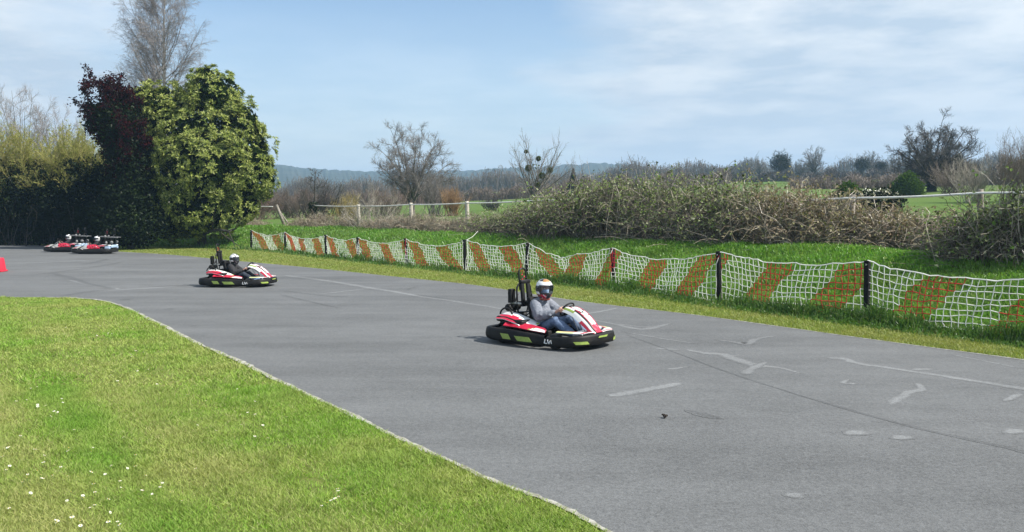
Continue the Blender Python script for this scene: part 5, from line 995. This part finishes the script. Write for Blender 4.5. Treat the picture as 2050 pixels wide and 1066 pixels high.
    mb = MB(); rim = [H(e0, a, 1.005) for a in np.linspace(-az1, az1, 17)]+[H(e, az1, 1.005) for e in np.linspace(e0, e1, 8)[1:]]+[H(e1, a, 1.005) for a in np.linspace(az1, -az1, 17)[1:]]+[H(e, -az1, 1.005) for e in np.linspace(e1, e0, 8)[1:-1]]; mb.tube(rim, .008, 6, close=True); mb.build('port_trim', K['helmet_black'], he)
    mb = MB(); mb.grid([[H(e, a, 1.015) for a in np.linspace(-az1*1.04, az1*1.04, 17)] for e in np.linspace(e0*1.05, e1*1.02, 9)]); mb.build('visor', K['clear_visor'] if mask else K['smoke_visor'], he)
    mb = MB()
    for a in (-R(78), R(78)): mb.ball(H(R(6), a, 1.0), .024, 10)
    mb.build('visor_hinge', K['helmet_black'], he)
    mb = MB(); mb.tube([H(R(-57), a, .98) for a in np.linspace(-math.pi, math.pi, 25)[:-1]], .024, 8, close=True); mb.build('neck_roll', K[c.get('roll', 'helmet_black')], he)
    def Fp(x, y, z): return (headc[0]+x*cy-y*sy, headc[1]+x*sy+y*cy, headc[2]+z)
    if mask:
        mb = MB(); g = [[Fp(.095+.022*math.cos(a*1.2)*math.cos((z+.035)*16)-.055*abs(a)**2, .072*math.sin(a*.95), z) for a in np.linspace(-1.25, 1.25, 13)] for z in np.linspace(-.10, -.008, 8)]; mb.grid(g, thick=.002); mb.build('face_mask', K['mask_blue'], root)
        mb = MB(); m2 = MB()
        for s in (1, -1): mb.ball(Fp(.079, .032*s, .006), (.010, .014, .008), 10); mb.ball(Fp(.087, .032*s, .006), (.006, .006, .006), 8, 1); m2.tube([Fp(.086, .014*s, .026), Fp(.089, .032*s, .031), Fp(.078, .052*s, .025)], .0042, 5)
        mb.build('eyes', [K['petal_white'], K['helmet_black']], root); m2.build('eyebrows', K['hair_brown'], root)
    return root
# ------------------------------------------------------------------ material list
def build_mats():
    ground_mat(); glass_mat()
    asphalt_mat('asphalt', (.112, .1165, .118)); asphalt_mat('asphalt_pale', (.112, .1165, .118), .48); asphalt_mat('asphalt_dark', (.112, .1165, .118), -.20)
    pmat('far_wood', (.028, .042, .034), (.065, .068, .05), .045, .95, spec=.05)
    pmat('kerb_pale', (.40, .39, .35), (.15, .15, .10), 9, .9, bump=.4); pmat('kerb_grey', (.28, .28, .27), (.13, .135, .11), 7, .9, bump=.4)
    L = leafmat
    L('lawn_blade', [(.20, .38, .045), (.29, .47, .075), (.39, .49, .13), (.22, .42, .055), (.50, .52, .24), (.055, .11, .02)], .42, .0, .5, patch=((.42, .44, .16), .7), pscale=.5)
    L('verge_blade', [(.20, .31, .04), (.29, .36, .07), (.34, .37, .10), (.17, .28, .04), (.38, .36, .15)], .4, .02, .5, patch=((.31, .30, .10), .6), pscale=.5)
    L('bank_blade', [(.11, .31, .022), (.16, .37, .035), (.22, .42, .06), (.10, .26, .025), (.28, .40, .10)], .45, .03, .45, patch=((.17, .23, .06), .45), pscale=.4)
    L('long_blade', [(.045, .13, .014), (.075, .18, .022), (.12, .23, .035), (.055, .14, .018), (.18, .22, .08)], .4, .03, .45)
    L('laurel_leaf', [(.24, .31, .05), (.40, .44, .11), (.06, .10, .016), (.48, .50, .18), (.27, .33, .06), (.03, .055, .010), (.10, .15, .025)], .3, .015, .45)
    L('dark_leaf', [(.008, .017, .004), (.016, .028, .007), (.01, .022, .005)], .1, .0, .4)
    L('purple_leaf', [(.012, .005, .006), (.035, .007, .009), (.008, .006, .006), (.075, .012, .015)], .25, .0, .4)
    L('ivy_dark', [(.006, .013, .004), (.011, .020, .006), (.016, .027, .008), (.007, .015, .005)], .1, .008, .45)
    L('bush_leaf', [(.035, .075, .014), (.07, .12, .02), (.05, .10, .02)], .25, .0)
    L('pale_leaf', [(.42, .44, .36), (.5, .5, .42), (.3, .34, .22)], .2, .08)
    L('mistletoe', [(.09, .11, .03), (.13, .15, .05)], .3, .0)
    L('willow_leaf', [(.27, .31, .08), (.36, .37, .12), (.40, .37, .16), (.20, .25, .06)], .45, .0)
    L('willow_twig', [(.28, .27, .10), (.38, .33, .14), (.20, .20, .07)], 0, .0); L('willow_twig_warm', [(.36, .23, .10), (.44, .30, .15), (.25, .23, .09)], 0, .0)
    for n, c in dict(twig_grey=(.15, .135, .12), twig_dark=(.055, .05, .045), twig_brown=(.14, .11, .085), twig_yellow=(.27, .22, .08), twig_orange=(.26, .16, .08), twig_pale=(.30, .27, .22), twig_red=(.16, .11, .085), twig_far=(.12, .11, .10), birch_twig=(.25, .23, .225)).items(): L(n, [tuple(x*f for x in c) for f in (.7, 1.2, .9, 1.35)], 0, .03)
    L('cane_mix', [(.055, .045, .033), (.12, .10, .075), (.24, .205, .16), (.08, .065, .05), (.34, .30, .24), (.07, .075, .04)], 0, .03)
    L('cane_tan', [(.30, .26, .18), (.19, .15, .105), (.42, .38, .29), (.23, .165, .12), (.13, .12, .07)], 0, .04)
    L('cane_pale', [(.38, .34, .27), (.30, .26, .2), (.42, .38, .3)], 0, .04)
    L('bramble_leaf', [(.14, .22, .055), (.25, .32, .11), (.035, .05, .02), (.33, .38, .19), (.44, .44, .32), (.14, .25, .05), (.24, .25, .16), (.05, .07, .03)], .38, .0)
    L('bramble_dry', [(.32, .28, .19), (.42, .39, .28), (.18, .15, .10), (.32, .24, .18), (.18, .21, .08), (.07, .065, .05)], .3, .0)
    p = pmat
    p('bark_grey', (.17, .15, .13), (.08, .075, .06), 9, .9, bump=.5); p('bark_dark', (.06, .052, .042), (.03, .028, .022), 9, .9, bump=.5); p('birch_bark', (.52, .50, .46), (.22, .2, .18), 4, .8, bump=.3)
    p('post_black', (.005, .005, .005), (.010, .010, .010), 14, .7, bump=.2, spec=.2); p('post_dark', (.04, .035, .03), None, 14, .9, bump=.4); p('wood_grey', (.30, .27, .23), (.13, .115, .09), 12, .9, bump=.5); p('wood_pale', (.52, .49, .42), (.30, .27, .21), 12, .9, bump=.4)
    p('rail_white', (.82, .81, .78), (.62, .61, .57), 8, .6); p('cord_white', (.82, .82, .78), (.66, .67, .58), 3, .8); p('cord_red', (.56, .012, .024), (.42, .012, .022), 3, .8)
    p('plastic_red', (.62, .02, .05), (.5, .02, .045), 8, .4, bump=.05); p('petal_white', (.82, .82, .80), (.75, .75, .74), 40, .7); p('daisy_yellow', (.7, .48, .03), None, 40, .8); p('stem_green', (.10, .19, .04), None, 30, .8); p('soil', (.035, .028, .022), None, 40, 1., bump=.6)
    p('kart_black', (.006, .006, .0065), (.019, .0185, .017), 5, .5, spec=.22, bump=.06, bscale=60, r2=.62); p('kart_red', (.50, .008, .040), (.42, .008, .035), 5, .30, coat=.3, r2=.5); p('kart_white', (.80, .81, .80), (.66, .67, .66), 6, .32, coat=.3, r2=.5); p('shaded_white', (.42, .42, .40), (.22, .22, .21), 5, .5); p('grey_paint', (.20, .205, .205), (.11, .11, .11), 8, .5); p('kart_pink', (.72, .16, .24), None, 6, .35); p('pale_green', (.62, .68, .30), (.5, .56, .22), 6, .4); p('pale_blue', (.24, .38, .58), (.42, .5, .6), 6, .45); p('reflector', (.30, .40, .085), (.22, .30, .06), 18, .35)  # far karts' white panels: tree shade darkened into the paint colour
    p('metal_dark', (.05, .05, .055), (.10, .10, .10), 12, .45, .6); p('metal_light', (.55, .56, .57), (.38, .38, .38), 10, .32, .85); p('tyre', (.02, .02, .021), (.045, .044, .042), 9, .75, bump=.3, bscale=60); p('seat_black', (.007, .007, .0075), (.013, .013, .0135), 9, .5, spec=.25, r2=.65); p('frame_black', (.007, .007, .008), (.012, .012, .012), 12, .4, spec=.35)
    p('skin', (.60, .36, .27), (.52, .29, .21), 14, .55); p('hoodie', (.215, .23, .265), (.13, .145, .175), 22, .95, bump=.4, bscale=26); p('cloth_black', (.016, .016, .018), (.03, .03, .033), 16, .9, bump=.4, bscale=26); p('denim', (.17, .235, .36), (.06, .09, .16), 13, .95, bump=.4, bscale=30); p('denim_dark', (.03, .04, .06), (.02, .025, .035), 9, .95, bump=.4, bscale=30); p('shoe_grey', (.46, .46, .45), (.32, .32, .32), 22, .8, bump=.3); p('shoe_blue', (.20, .32, .5), None, 22, .8)
    p('helmet_white', (.80, .81, .81), (.70, .71, .72), 10, .22, coat=.6, r2=.35); p('helmet_black', (.014, .014, .016), (.025, .025, .028), 10, .25, coat=.4, r2=.4); p('helmet_rust', (.35, .07, .04), (.15, .03, .02), 40, .5); p('mask_blue', (.42, .56, .76), (.55, .66, .80), 12, .9); p('hair_brown', (.06, .035, .02), None, 40, .8)
    m, k = newmat('smoke_visor'); b = k.new('ShaderNodeBsdfPrincipled'); k.put(b, 'Base Color', (.02, .022, .026)); k.put(b, 'Roughness', k.mapr(k.noise(None, 8, 3), .3, .7, .06, .16)); o = k.new('ShaderNodeOutputMaterial'); k.l.new(b.outputs[0], o.inputs[0])
# ------------------------------------------------------------------ build everything
build_mats()
build_ground(); build_track()
build_left_trees(); build_field_trees(); build_brambles(); build_rail_fence(); build_net_fence()
def place(x, D): return ((x-1025)/F*D, D, .010)
K1, R1 = place(1104, 14.65), R(-42)
kart(K1, R1, 'nearest red, white and black kart, driven by the person in a grey hooded top')
person(K1, R1, 'driver in grey hooded top, blue jeans and white and red helmet holding the wheel', dict(top='hoodie', trousers='denim', shoe='shoe_grey', roll='helmet_rust', helmet=dict(style='plain', cap=(3, 2), chin=2, side=4)), R(-22))
K2, R2 = place(477, 25.7), R(-7.5)
kart(K2, R2, 'red, white and black kart seen side on, its driver in black and striped helmet')
person(K2, R2, 'driver in black with a black and white striped helmet in the middle kart', dict(top='cloth_black', trousers='denim_dark', shoe='shoe_blue', helmet=dict(style='striped', chin=1, side=1)), R(-14), scale=.88, mask=False)
K3, R3 = place(189, 44.6), R(183)
kart(K3, R3, 'right kart of the far pair by the dark trees, pale blue tank at its rear', 'twin', 'karts at the far bend')
person(K3, R3, 'driver in black leaning forward in the far kart with the blue tank', dict(top='cloth_black', trousers='denim_dark', shoe='shoe_grey', helmet=dict(style='plain', chin=2, side=0)), R(10), scale=.84, mask=False)
K4, R4 = place(132, 46.6), R(182)
kart(K4, R4, 'leftmost kart, partly hidden behind the kart with the blue tank by the dark trees', 'twin', 'karts at the far bend')
person(K4, R4, 'driver in black with a white and red helmet in the leftmost kart', dict(top='cloth_black', trousers='denim_dark', shoe='shoe_grey', helmet=dict(style='plain', chin=2, side=0)), R(6), scale=.86, mask=False)
build_marker(); build_daisies(); build_grass()
def build_haze():
    me = bpy.data.meshes.new('haze'); bm = bmesh.new(); bmesh.ops.create_cube(bm, size=1); bm.to_mesh(me); bm.free(); o = link('haze', me); o.scale = (6400, 6400, 112); o.location = (0, 0, 54); tag(o, kind='stuff')
    m, k = newmat('haze_air'); v = k.new('ShaderNodeVolumePrincipled'); k.put(v, 'Color', (.46, .70, 1.)); k.put(v, 'Density', HAZE); k.put(v, 'Anisotropy', .2); out = k.new('ShaderNodeOutputMaterial'); k.l.new(v.outputs[0], out.inputs['Volume']); me.materials.append(m)
HAZE = .00040
build_haze()
